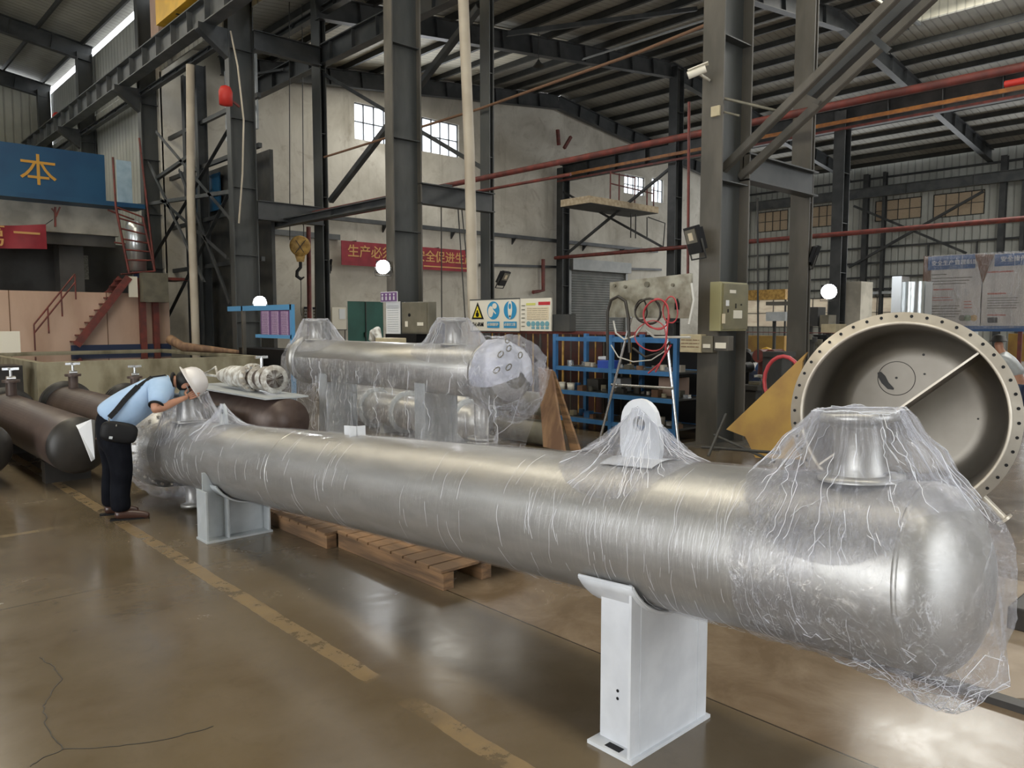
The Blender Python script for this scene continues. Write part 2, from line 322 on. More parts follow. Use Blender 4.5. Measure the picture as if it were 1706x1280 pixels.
        if bevel:
            b = o.modifiers.new('bevel', 'BEVEL'); b.width = bevel; b.segments = 2; b.limit_method = 'ANGLE'
        for k, v in props.items(): o[k] = v
        return o
def thing(name, loc, label, cat, group=None):
    o = bpy.data.objects.new(name, None); COL.objects.link(o); o.location = loc; o.empty_display_size = .1
    o['label'] = label; o['category'] = cat
    if group: o['group'] = group
    ORG[o.name] = Vector(loc); return o
def tag(o, label, cat, group=None):
    o['label'] = label; o['category'] = cat
    if group: o['group'] = group
    return o
def copy_tree(o, loc, label=None, rz=None):
    c = o.copy(); COL.objects.link(c)
    if loc is not None: c.location = loc
    if rz is not None: c.rotation_euler = (0, 0, rz)
    if label: c['label'] = label
    def rec(src, dst):
        for ch in list(src.children):
            d = ch.copy(); COL.objects.link(d); d.parent = dst; rec(ch, d)
    rec(o, c); return c
def st(o): o['kind'] = 'structure'; return o
FACES = {'-x': ((0, -1, 0), (0, 0, 1), (-1, 0, 0)), '-y': ((1, 0, 0), (0, 0, 1), (0, -1, 0)), '+x': ((0, 1, 0), (0, 0, 1), (1, 0, 0))}
def text(body, size, loc, face, m, parent, name='lettering', wide=1.0, align='CENTER', frame=None, extrude=.004, bold=0.0):
    c = bpy.data.curves.new('t', 'FONT'); c.body = body; c.size = size; c.align_x = align; c.align_y = 'CENTER'; c.extrude = extrude; c.offset = bold; c.resolution_u = 3
    o = bpy.data.objects.new('t', c); COL.objects.link(o); bpy.context.view_layer.update()
    me = bpy.data.meshes.new_from_object(o.evaluated_get(bpy.context.evaluated_depsgraph_get()))
    X, Y, Z = [Vector(k) for k in (frame or FACES[face])]
    mb = MB(); L0 = Vector(loc)
    mb.add([L0+X*v.co.x*wide+Y*v.co.y+Z*v.co.z for v in me.vertices], [tuple(p.vertices) for p in me.polygons])
    bpy.data.objects.remove(o); bpy.data.curves.remove(c); bpy.data.meshes.remove(me)
    return mb.build(name, m, parent)
def frame_at(o, d, up=(0, 0, 1)):
    """local x across, y along d, z up"""
    d = Vector(d).normalized(); x = d.cross(Vector(up)).normalized(); z = x.cross(d)
    M = Matrix.Identity(4)
    for i in range(3): M[i][0] = x[i]; M[i][1] = d[i]; M[i][2] = z[i]; M[i][3] = o[i]
    return M
rnd = random.Random(7)
# ------------------------------------------------------------------ the halls: bay A (x -10..8.8), bay B (x 10.8..44.5)
XA0, XR1, XR2, XRID, XF = -10.0, 8.45, 11.0, 27.3, 44.5
BAYS = (-8.7, -1.6, 5.48, 12.58, 19.7, 26.3); YE = 26.6; YE_A = 41.0; Y0 = -6.0
def zB(x): return 10.7+(x-10.8)*.113 if x < 27.6 else 12.6-(x-27.6)*.130
def zA(x): return 12.45+(8.9-x)*.155 if x > -.6 else 13.92-(-.6-x)*.155
st(MB().box((XA0, Y0, -.2), (XF+.3, YE_A, 0)).build('floor', M_floor))
def wall(name, m, axis, c, t, a0, a1, top, holes=(), step=3.0, z0=0):
    """wall in the plane axis=c, running a0..a1 along the other axis, its top following top(a), with holes (a0,a1,z0,z1)"""
    mb = MB(); cuts = sorted({a0, a1} | {h for q in holes for h in q[:2]} | {a0+i*step for i in range(1, int((a1-a0)/step)+1) if a0+i*step < a1})
    for p, q in zip(cuts, cuts[1:]):
        if q-p < 1e-4: continue
        mid = (p+q)/2; segs = []; z = z0
        for h in sorted([h for h in holes if h[0] <= mid <= h[1]], key=lambda h: h[2]):
            segs.append((z, h[2])); z = h[3]
        segs.append((z, None))
        for u, v in segs:
            zp, zq = (top(p), top(q)) if v is None else (v, v)
            if axis == 'y': mb.prism([(p, c, u), (q, c, u), (q, c, zq), (p, c, zp)], (0, t, 0))
            else: mb.prism([(c, p, u), (c, q, u), (c, q, zq), (c, p, zp)], (t, 0, 0))
    return st(mb.build(name, m))
# plaster end wall of bay B with its windows, doorways
HB = [(16.3, 21.5, 8.72, 10.12), (32.8, 34.6, 8.5, 9.5), (35.2, 36.3, 8.3, 9.6), (15.85, 17.5, 0, 2.42), (28.5, 32.9, 0, 4.25)]
wall('wall_end', M_plaster, 'y', 26.6, .3, 9.0, XF, lambda a: zB(a) if a > 10.8 else 10.7, HB)
def window(n, axis, c, a0, a1, z0, z1, m, nv, nh, frame=M_dark, fw=.05):
    r = MB()
    def B(p0, p1, q0, q1, d0=-.05, d1=.05): return ((p0, c+d0, q0), (p1, c+d1, q1)) if axis == 'y' else ((c+d0, p0, q0), (c+d1, p1, q1))
    for i in range(nv+1):
        a = a0+(a1-a0)*i/nv; k = fw if i in (0, nv) else fw*.6; r.box(*B(a-k/2, a+k/2, z0, z1))
    for i in range(nh+1):
        z = z0+(z1-z0)*i/nh; k = fw if i in (0, nh) else fw*.6; r.box(*B(a0, a1, z-k/2, z+k/2))
    o = st(r.build('window_%d' % n, frame)); MB().box(*B(a0, a1, z0, z1, -.012, .012)).build('pane', m, o); return o
wn = 1
for h, nv, nh in ((HB[0], 11, 2), (HB[1], 4, 2), (HB[2], 3, 2)):
    window(wn, 'y', 26.75, h[0], h[1], h[2], h[3], M_pane, nv, nh); wn += 1
d = st(MB().box((15.85, 26.62, 0), (17.5, 26.72, 2.42)).build('door_1', M_green))
MB().box((16.66, 26.58, .05), (16.69, 26.62, 2.4)).box((16.60, 26.52, 1.0), (16.64, 26.6, 1.2)).build('door_handle', M_dark, d)
d = st(MB().box((28.4, 26.45, 0), (28.55, 26.62, 4.4)).box((32.85, 26.45, 0), (33.0, 26.62, 4.4)).box((28.4, 26.2, 4.2), (33.0, 26.62, 4.75)).build('door_2', M_shut))
mb = MB()
for i in range(34): z = i*.125; mb.prism([(28.5, 26.62, z), (28.5, 26.56, z+.05), (28.5, 26.62, z+.12)], (4.4, 0, 0))
mb.box((28.5, 26.62, 0), (32.9, 26.66, 4.25)).build('shutter_curtain', M_shut, d)
# far side wall of bay B in ribbed sheet, two bands of windows
top_w = [(23.4, 25.4, 7.2, 8.4), (20.5, 22.4, 7.2, 8.4), (15.8, 18.2, 7.2, 8.3), (12.8, 15.2, 7.1, 8.3), (8.2, 10.8, 7.1, 8.3), (3.5, 6.5, 7.1, 8.3)]
low_w = [(23.2, 26.2, 1.3, 3.0), (19.8, 22.6, 1.3, 3.0), (16.2, 18.8, 1.3, 3.0), (11, 14, 1.3, 3.0), (5, 9, 1.3, 3.0), (-2, 3, 1.3, 3.0)]
wall('wall_far', M_clad_u, 'x', XF, .15, Y0, YE, lambda a: 10.34, top_w+low_w)
for h in top_w: window(wn, 'x', XF+.05, *h, M_blind, 4, 2, M_beam); wn += 1
for h in low_w: window(wn, 'x', XF+.05, *h, mat('pale_blind', (.80, .74, .64), (.62, .52, .42), .7, 0, 1.2, (1, 1, 3), trans=.30), 3, 2, M_beam_l); wn += 1
# bay A: side wall (yard side), end walls, clerestory over the column row
wall('wall_left', M_clad_u, 'x', XA0-.15, .15, Y0, YE_A, lambda a: 12.3, [(-2, 7, 0, 5.9), (12, 20, 4, 6.5), (26, 34, 4, 6.5)])
wall('wall_back', M_clad_v, 'y', YE_A, .15, XA0, 9.0, lambda a: min(12.3, zA(a)-.25), [(-6, -1, 7, 9)])
wall('wall_near', M_clad_v, 'y', Y0-.15, .15, XA0, XF, lambda a: zA(a) if a < 9.9 else zB(a), [(.5, 6, 0, 5.8), (20, 34, 5, 8)])
wall('wall_clerestory', M_clad_u, 'x', 9.1, .05, 18.0, YE_A, lambda a: 12.02, (), z0=9.75)
wall('wall_row_end', M_clad_u, 'x', 9.05, .05, 26.6, YE_A, lambda a: 9.7, (), z0=0)
# roofs
def roof(name, m, segs, y0, y1, t=.05):
    mb = MB()
    for (xa, za), (xb, zb) in segs: mb.prism([(xa, y0, za), (xb, y0, zb), (xb, y0, zb+t), (xa, y0, za+t)], (0, y1-y0, 0))
    return st(mb.build(name, m))
roof('ceiling_bay_b', M_roof, [((9.6, 10.57), (10.8, 10.7)), ((10.8, 10.7), (24.6, zB(24.6)))], Y0, YE)
roof('ceiling_bay_b_far', M_roof, [((30.0, zB(30.0)), (44.4, zB(44.4)))], Y0, YE)
roof('ceiling_ridge', M_roof, [((24.6, zB(24.6)), (27.6, 12.6)), ((27.6, 12.6), (30.0, zB(30.0)))], 11.2, YE)
roof('ceiling_pale_sheets', M_roof_pale, [((12.6, zB(12.6)-.02), (21.5, zB(21.5)-.02))], 19.9, 26.3, .015)
for y0, y1 in ((1.0, 2.0), (7.2, 8.0)): roof('ceiling_rooflight', M_sky, [((13, zB(13)-.03), (21, zB(21)-.03))], y0, y1, .015)
# ridge monitor: raised pale lantern over the near part of the ridge
mb = MB(); mb.prism([(24.4, Y0, 14.1), (27.4, Y0, 14.5), (27.4, Y0, 14.55), (24.4, Y0, 14.15)], (0, 17.4, 0)); mb.prism([(27.4, Y0, 14.5), (30.2, Y0, 14.1), (30.2, Y0, 14.15), (27.4, Y0, 14.55)], (0, 17.4, 0))
st(mb.build('ceiling_monitor', M_roof_pale))
st(MB().box((24.5, 11.2, zB(24.6)), (30.1, 11.25, 14.3)).box((24.5, Y0, zB(24.6)+.05), (24.55, 11.2, zB(24.6)+.5)).box((30.05, Y0, zB(30)+.05), (30.1, 11.2, zB(30)+.95)).build('wall_monitor', M_roof_pale))
for x, zt in ((24.52, zB(24.6)+.5), (30.07, zB(30)+.95)):
    window(wn, 'x', x, Y0, 11.2, zt, 14.1, M_pane, 9, 1, M_beam_l); wn += 1
roof('ceiling_bay_a', M_roof, [((2.6, zA(2.6)), (9.2, zA(9.2))), ((-.6, zA(-.6)), (.4, zA(.4))), ((XA0, zA(XA0)), (-.6, zA(-.6)))], Y0, YE_A)
roof('ceiling_bay_a_light', M_sky, [((.4, zA(.4)), (2.6, zA(2.6)))], Y0, YE_A, .02)
# purlins, each a bar along the bay
for i in range(24):
    x = 11.3+i*1.43; z = zB(x)-.10
    y1 = YE if not (24.6 < x < 30) else YE
    y0 = Y0 if not (24.6 < x < 30) else 11.3
    mb = MB(); mb.box((x-.05, y0, z-.12), (x+.05, y1, z+.09)); st(mb.build('roof_purlin', M_purlin))
for i in range(13):
    x = 8.7-i*1.5; z = zA(x)-.10
    st(MB().box((x-.035, 15, z-.09), (x+.035, YE_A, z+.09)).build('roof_purlin', M_purlin))
# rafters
def rafter(y, names):
    for (xa, za, xb, zb, lab) in names:
        o = MB().ibeam((xa, y, za), (xb, y, zb), .62, .26, .025, .016, (0, 0, 1), 1.45).build('roof_rafter', M_beam); tag(o, lab, 'beam')
for y, who in ((26.2, 'against the plaster end wall'), (19.7, 'second from the plaster end wall'), (12.58, 'third from the plaster end wall'), (5.48, 'over the open flanged shell')):
    rafter(y, [(10.9, zB(10.9)-.5, 27.3, zB(27.3)-.5, 'dark sloping roof rafter %s, rising to the ridge' % who), (27.3, zB(27.3)-.5, 44.4, zB(44.4)-.5, 'dark sloping roof rafter %s, falling to the window side' % who)])
for y, who in ((33.9, 'nearer of the two over the blue parapet'), (40.6, 'at the bright slit above the ribbed end wall')):
    rafter(y, [(9.0, zA(9.0)-.45, -.6, zA(-.6)-.45, 'dark roof rafter over the left bay, '+who)])
# truss inside the ridge monitor
t = thing('monitor_truss', (27.3, 11.0, 12.6), 'pale lattice truss across the bright ridge skylight', 'truss')
MB().bar((24.6, 11.0, 12.25), (30.1, 11.0, 12.25), .1, .1).build('bottom_chord', M_beam_l, t); MB().bar((24.6, 11.0, 13.9), (30.1, 11.0, 13.9), .08, .08).build('top_chord', M_beam_l, t)
mb = MB()
for i in range(8):
    xa = 24.7+i*.67; mb.bar((xa, 11.0, 12.25 if i % 2 else 13.9), (xa+.67, 11.0, 13.9 if i % 2 else 12.25), .04, .04)
mb.build('lattice', M_beam_l, t)
for y, who in ((8.0, 'second'), (5.0, 'third')):
    t = thing('monitor_truss', (27.3, y, 12.6), 'pale lattice truss in the ridge skylight, %s from its closed end' % who, 'truss')
    mb = MB(); mb.bar((24.6, y, 12.3), (30.1, y, 12.3), .08, .08)
    for i in range(8):
        xa = 24.7+i*.67; mb.bar((xa, y, 12.3 if i % 2 else 13.9), (xa+.67, y, 13.9 if i % 2 else 12.3), .04, .04)
    mb.build('lattice', M_beam_l, t)

# ------------------------------------------------------------------ columns
def hcol(y, x, dx, wy, z1, m, label, z0=0, name='steel_column', plate=True, tf=.03):
    """H column: flanges face -x and +x, width wy along y, depth dx along x"""
    t = thing(name, (x+dx/2, y, z0), label, 'column')
    mb = MB(); mb.box((x, y-wy/2, z0), (x+tf, y+wy/2, z1)); mb.box((x+dx-tf, y-wy/2, z0), (x+dx, y+wy/2, z1)); mb.build('flange', m, t, .004)
    mb = MB(); mb.box((x+tf, y-.012, z0), (x+dx-tf, y+.012, z1)); mb.build('web', M_steel_d, t)
    mb = MB(); z = z0+1.6
    while z < z1: mb.box((x+tf, y-wy*.46, z), (x+dx-tf, y+wy*.46, z+.014)); z += 1.75
    mb.build('stiffener', M_steel_d, t)
    if plate: MB().box((x-.12, y-wy/2-.12, z0), (x+dx+.12, y+wy/2+.12, z0+.03)).build('base_plate', m, t)
    return t
hcol(5.48, XR1, .68, .30, 12, M_steel_b, 'broad brown-grey steel column carrying the olive electrical cabinet and junction boxes')
hcol(12.58, XR1, .68, .26, 12, M_steel_b, 'broad dark steel column rising behind the wrapped exchanger, lit lamp on it')
hcol(19.9, XR1, .68, .26, 12, M_steel_d, 'tall dark steel column beyond the tank, blue notice frame at its foot')
hcol(26.8, XR1, .62, .30, 12, M_steel_d, 'dark steel column behind the red stair cage')
hcol(33.9, XR1, .55, .30, 12, M_steel_d, 'dark steel column beside the blue parapet end, under the bright roof slit')
hcol(40.5, XR1, .50, .30, 12, M_steel_d, 'dark steel column at the ribbed end wall corner above the blue parapet')
hcol(5.60, XR2, .12, .30, 11, M_steel_b, 'slim upright steel column between the crossed braces, black floodlight on it')
hcol(12.74, XR2, .14, .30, 11, M_steel_d, 'slim grey steel column directly right of the cream drainpipe')
hcol(19.95, XR2, .20, .46, 11, M_steel_d, 'slim grey steel column just right of the yellow hook block')
hcol(26.1, XRID, .50, .40, 9.0, M_beam, 'dark steel column beside the grey roller shutter')
hcol(19.6, XRID, .50, .40, 12.2, M_beam, 'grey steel column right of the hanging timber platform')
hcol(12.5, XRID, .50, .40, 9.0, M_beam, 'grey steel column behind the lit work lamp, by the window side')
for y in (26.2, 18.6, 17.6, 11.9, 11.0, 5.0):
    hcol(y, XF-.45, .30, .28 if y not in (17.6, 11.0) else .16, 9.8, M_beam, {26.2: 'grey wall column in the corner of the windowed side wall', 18.6: 'grey wall column under the rafter end, between tan windows', 17.6: 'thin grey wall post beside the rafter-end wall column',
         11.9: 'grey wall column above the wrapped display boards', 11.0: 'thin grey wall post above the wrapped display boards', 5.0: 'grey wall column at the near end of the windowed wall'}[y], plate=False)
# crane runway beams and eave beams along the bays
def longbeam(name, x, z, y0, y1, dep, wid, m, label, stiff=1.2, rail=False, cat='beam'):
    t = thing(name, (x, y0, z-dep/2), label, cat)
    MB().ibeam((x, y0, z), (x, y1, z), dep, wid, .03, .016, (0, 0, 1), stiff).build('girder', m, t)
    if rail: MB().box((x-.035, y0, z+dep/2), (x+.035, y1, z+dep/2+.09)).build('rail', M_red, t)
    return t
longbeam('crane_runway', 8.0, 9.36, 2, YE_A, .62, .34, M_beam_l, 'crane runway beam along the big columns above the red stair', rail=True)
longbeam('tie_beam', 8.5, 8.86, 19.9, 41, .16, .16, M_beam, 'thin tie under the crane runway above the red stair')
for y in (19.9, 26.8, 33.9): tag(MB().prism([(8.5, y-.12, 9.05), (7.7, y-.12, 9.05), (7.7, y-.12, 8.9), (8.5, y-.12, 8.3)], (0, .24, 0)).build('runway_bracket', M_beam), {19.9: 'bracket under the crane runway on the notice-frame column', 26.8: 'bracket under the crane runway on the stair cage column', 33.9: 'bracket under the crane runway beside the blue parapet'}[y], 'bracket')
longbeam('eave_beam', 11.15, 9.0, 10, 26.2, .55, .25, M_beam, 'dark eave beam high along the slim columns above the big end window')
longbeam('eave_tie', 11.15, 10.2, -6, 26.2, .2, .2, M_beam, 'thin roof-edge tie along the slim columns')
longbeam('crane_girder', 27.5, 8.75, -6, 26.1, .75, .4, M_beam, 'grey crane girder under the upper red pipe, on the columns by the platform', 1.75)
longbeam('wall_girder', 44.0, 8.75, -6, 26, .55, .3, M_beam_l, 'grey girder along the top of the tan windows', 3.5)
# girts on the far side wall, each band
for z, lab in ((9.55, 'topmost'), (6.6, 'below the tan windows'), (5.75, 'second below the tan windows'), (4.9, 'middle'), (4.1, 'above the lower windows'), (3.45, 'lintel height')):
    tag(MB().box((44.3, Y0, z-.05), (44.42, 26.5, z+.05)).build('wall_rail', M_beam), 'thin grey horizontal rail on the windowed side wall, '+lab, 'rail')
tag(MB().box((44.1, Y0, 3.15), (44.4, 18.8, 3.3)).build('wall_rail', M_lgrey), 'pale horizontal ledge above the lower windows of the side wall', 'rail')
mb_g = 'thin grey upright posts on the windowed side wall'
for i in range(11):
    y = 1.5+i*2.3; tag(MB().box((44.28, y-.03, 3.4), (44.42, y+.03, 5.8)).build('wall_post', M_beam), 'thin grey upright on the ribbed side wall, %s from the corner' % ('eleventh', 'tenth', 'ninth', 'eighth', 'seventh', 'sixth', 'fifth', 'fourth', 'third', 'second', 'first')[i], 'post', mb_g)
# rails on the plaster end wall
for z, a, b, lab in ((5.15, 11, 34, 'the long dark rail above the red banner, carrying brackets'), (3.65+2.7, 11, 16, 'short rail left of the big window')):
    pass
t = thing('wall_girt', (11, 26.45, 5.5), 'long dark steel rail across the plaster end wall above the red banner', 'rail')
MB().bar((11.2, 26.4, 5.55), (35.5, 26.4, 5.55), .14, .16).build('bar', M_beam, t)
for x in (14, 17.5, 21, 24.6, 29.5, 32.5): MB().prism([(x, 26.6, 5.5), (x, 26.3, 5.5), (x, 26.6, 5.2)], (.06, 0, 0)).build('bracket', M_beam, t)
tag(MB().bar((11.2, 26.5, 4.85), (15.5, 26.5, 4.85), .1, .2).build('wall_girt', M_beam_l), 'short grey rail on the end wall left of the red banner', 'rail')
tag(MB().bar((22.5, 26.45, 4.15), (36, 26.45, 4.55), .06, .12).build('wall_girt', M_beam), 'sloping thin rail on the end wall above the roller shutter', 'rail')
# beam frames between the two column rows (x 9.1..11)
def tie(y, z, lab, dep=.4, m=M_beam): tag(MB().ibeam((9.1, y, z), (11.0, y, z), dep, .2).build('tie_beam', m), lab, 'beam')
tie(12.5, 4.12, 'short dark tie beam between the lamp column and the column right of the drainpipe'); tie(19.7, 4.55, 'short dark tie beam left of the yellow hook block', .5)
tie(5.42, 3.6, 'short dark tie beam behind the junction conduit on the cabinet column', .35); tie(12.5, 9.6, 'high tie beam right of the lamp column top'); tie(19.7, 8.9, 'high tie beam over the hook cables', .5)
longbeam('tie_beam', 9.9, 4.3, 12.6, 26.4, .2, .2, M_beam, 'thin rusty tie running behind the lamp column towards the end wall', 5)
# ------------------------------------------------------------------ braces (single angle bars)
def brace(p, q, label, w_=.09, m=M_beam, name='brace'):
    return tag(MB().angle(p, q, w_, .014).build(name, m), label, 'brace')
brace(at(1192, 302, X=8.75), at(1500, -4, X=8.75), 'pale diagonal angle brace crossing from the cabinet column, upper of the close pair', .085, M_steel_b)
brace(at(1236, 300, X=9.1), at(1560, -2, X=9.1), 'pale diagonal angle brace crossing in front of the slim column, lower of the close pair', .085, M_steel_b)
brace(at(1350, 168, X=9.3), at(1625, -90, X=9.3), 'dark diagonal brace high behind the pale pair', .11, M_beam)
tag(MB().bar(at(1330, 155, X=8.9), at(1366, 172, X=8.9), .05, .05).build('brace_link', M_steel_b), 'short pale link joining the pair of diagonal braces', 'brace')
brace(at(1445, 60, X=8.9), at(1480, 90, X=8.9), 'short dark link between the diagonal braces at the top', .06, M_beam)
brace(at(537, 124, X=11.2), at(806, 284, X=11.2), 'dark diagonal brace falling across the big end window')
brace(at(552, 338, X=11.25), at(800, 16, X=11.25), 'dark diagonal brace rising across the big end window', .13)
brace(at(938, 321, X=27.4), at(1112, 418, X=27.4), 'thin brace falling to the right below the timber platform', .10)
brace(at(943, 426, X=27.5), at(1122, 278, X=27.5), 'thin brace rising to the right past the timber platform', .10)
brace(at(1422, 345, X=44.0), at(1610, 424, X=44.0), 'long thin brace falling across the windowed side wall', .12)
brace(at(1415, 447, X=43.9), at(1640, 320, X=43.9), 'long thin brace rising across the windowed side wall', .12)
brace(at(1180, 33, X=19), at(970, 100, X=19), 'pale thin strut under the roof between two rafters', .06, M_lgrey)
brace(at(845, 60, X=15), at(1160, 18, X=22), 'thin dark roof brace above the pendant lamp', .12)
brace(at(705, 28, X=11.2), at(640, 60, X=11.2), 'short high brace behind the lamp column top', .08)
brace(at(470, 118, X=11.0), at(402, 128, X=11.0), 'short dark strut left of the hook column', .08)
# lattice in the plane of the big column row between the notice-frame column and the stair column
for a, b, lab in (((262, 222), (398, 382), 'falling from the stair cage column top'), ((392, 196), (250, 440), 'rising to the notice-frame column'), ((238, 250), (340, 470), 'lower, falling behind the pale pipe'),
                  ((300, 285), (384, 508), 'lower, falling towards the notice frame'), ((392, 300), (278, 532), 'lower, black, rising from the tank edge'), ((262, 300), (318, 262), 'short, high between the pipes'),
                  ((230, 345), (390, 322), 'nearly level, pale, above the stair platform'), ((270, 335), (380, 432), 'thin, middle of the lattice')):
    brace(at(*a, X=8.7), at(*b, X=8.7), 'steel lattice brace behind the stair, '+lab, .10, M_beam_l if 'pale' in lab else M_beam)
for y, x, lab in ((23.9, 9.3, 'nearest the pale pipe'), (25.2, 9.4, 'close behind the stair cage'), (21.6, 9.5, 'beside the notice-frame column')):
    tag(MB().ibeam((x, y, 0), (x, y, 9.3), .30, .22, .02, .012, (1, 0, 0)).build('steel_post', M_beam), 'dark secondary steel post in the lattice, '+lab, 'post')
for z, lab in ((3.3, 'low'), (4.7, 'middle'), (6.3, 'upper'), (7.6, 'high')):
    tag(MB().bar((9.3, 19.9, z), (9.3, 26.8, z), .10, .12).build('tie_bar', M_beam), 'level dark tie bar across the lattice behind the stair, %s one' % lab, 'bar')
tag(MB().box((9.7, 20.2, 0), (9.8, 26.5, 6.3)).build('dark_backdrop', M_dark), 'added dark backdrop standing behind the lattice at the tank', 'panel')  # backdrop added to darken the view through the lattice
tag(MB().box((9.55, 20.6, 6.9), (9.6, 22.7, 8.9)).build('wall_sheet', M_lgrey), 'pale grey sheet high behind the lattice beside the notice-frame column', 'panel')
tag(MB().box((9.55, 23.3, 5.0), (9.6, 25.8, 6.1)).build('blue_sheet', M_dblue), 'small dark blue sheet behind the lattice', 'panel')
# ------------------------------------------------------------------ pipes
def pipe(name, pts, r, m, label, cat='pipe', n=12): return tag(MB().tube(pts, r, n).build(name, m), label, cat)
pipe('service_pipe', [(10.7, -2, 4.57), (10.7, 20.8, 4.63)], .055, M_red, 'dark red service pipe slung along the slim columns, higher of the pair')
pipe('service_pipe', [(10.62, -2, 4.40), (10.62, 2.9, 4.40)], .04, M_bred, 'bright red length of pipe at the right edge under the dark red pipe')
tag(MB().bar((26.95, -4, 8.52), (26.95, 25.9, 8.52), .09, .12).build('busbar', M_orange), 'orange conductor bar along the foot of the crane girder', 'bar')
tag(MB().bar((26.93, -4, 8.28), (26.93, 25.9, 8.28), .07, .08).build('busbar', M_red), 'thin dark red conductor bar beneath the orange one', 'bar')
pipe('service_pipe', [(10.75, 10, 4.35), (10.75, 20.6, 4.42)], .03, M_red, 'thin red-brown pipe just below the dark red one towards the hook')
pipe('service_pipe', [(27.1, -4, 4.68), (27.1, 26.2, 4.70)], .085, M_red, 'long red pipe across the windowed side at rail height')
pipe('service_pipe', [at(905, 432, Y=26.3), at(905, 484, Y=26.3), at(888, 487, Y=26.3)], .09, M_red, 'short dark red elbow pipe on the end wall near the shutter')
pipe('conduit', [at(540, 262, X=10.9), at(800, 181, X=10.9), at(1062, 88, X=10.9), at(1180, 40, X=10.9)], .028, M_cardb, 'thin brown conduit climbing along the slim columns to the roof')
pipe('drain_pipe', [at(771, -20, X=9.4), at(782, 250, X=9.4), (at(791, 540, X=9.4).x, at(791, 540, X=9.4).y, 0)], .10, M_pvc, 'thick cream drainpipe standing just left of a slim column', n=20)
pipe('drain_pipe', [at(317, 108, X=8.2), at(318, 330, X=8.2), (at(327, 585, X=8.2).x, at(327, 585, X=8.2).y, 0)], .11, M_pvc, 'thick cream drainpipe standing in the lattice behind the tank', n=20)
pipe('red_post', [at(514, 378, X=11.6), (11.6, at(515, 545, X=11.6).y, 0)], .07, M_red, 'slim red post right of the yellow hook block')
pipe('standpipe', [at(525, 372, X=12), (12, at(525, 520, X=12).y, 0)], .03, M_steel_b, 'thin grey standpipe beside the hook column')
pipe('hanging_hose', [at(384, 52, X=8.41), at(396, 110, X=8.41), at(406, 200, X=8.41), at(404, 290, X=8.41), at(398, 372, X=8.41)], .022, M_pvc, 'thin pale cable hanging down the notice-frame column', 'cable')
pipe('conduit', [at(1181, 135, X=8.5), at(1188, 155, X=8.5), at(1202, 163, X=8.5), at(1300, 186, X=8.9)], .018, M_gbrown, 'bent pale conduit running right from the camera bracket')
pipe('conduit', [at(1196, 184, X=8.5), at(1232, 193, X=8.5)], .014, M_gbrown, 'short pale conduit from the small junction box')
for i, (a, b, lab) in enumerate((((482, 0), (483, 400), 'left'), ((503, 0), (506, 395), 'middle'))):
    pipe('hoist_cable', [at(*a, Y=21, ), at(*b, Y=21)], .014, M_dark, 'thin steel hoist cable above the yellow hook block, %s one' % lab, 'cable', 6)
for a, b, lab in (((735, 330), (736, 540), 'nearest the lamp column'), ((762, 330), (775, 530), 'beside the cream drainpipe'), ((768, 335), (788, 540), 'touching the cream drainpipe'), ((1240, 330), (1243, 560), 'right of the cabinet column'), ((1262, 330), (1263, 600), 'second right of the cabinet column')):
    pipe('hanging_cable', [at(*a, X=10.4), at(*b, X=10.4)], .014, M_dark, 'thin dark hanging line, '+lab, 'cable', 6)
pipe('tall_pipe', [at(1148, 170, X=9.2), at(1146, 460, X=9.2)], .02, M_red, 'thin red riser just left of the cabinet column', n=8)
# ------------------------------------------------------------------ the long silver vessel
R = .2717; TL = .0658; YW = .0118
vd = Vector((math.sin(YW)*math.cos(TL), math.cos(YW)*math.cos(TL), -math.sin(TL)))
TV = frame_at((2.38, 3.0, .7216), vd)
vessel = thing('long_vessel', (2.38, 1.67, 0), 'long silver painted pressure vessel under clear film, standing on two white saddles', 'pressure vessel')
def dish(R_, s0, sgn, n=14, k=.5):   # 2:1 elliptical head profile from the tangent line to the pole
    return [(R_*math.cos(a), s0+sgn*R_*k*math.sin(a)) for a in [PI/2*i/n for i in range(n+1)]]
prof = dish(R, -2.25, -1)[::-1] + [(R, -2.25+i*.36) for i in range(1, 18)] + [(R, 4.02)]
prof[0] = (.0005, prof[0][1])
MB(TV).lathe(prof, 128, 'y').build('shell', M_silver, vessel)
mb = MB(TV)
for s_ in (-2.24, 1.62, 4.0): mb.lathe([(R, s_-.008), (R+.003, s_-.004), (R+.003, s_+.004), (R, s_+.008)], 96, 'y')
mb.build('weld_seam', M_silver, vessel)
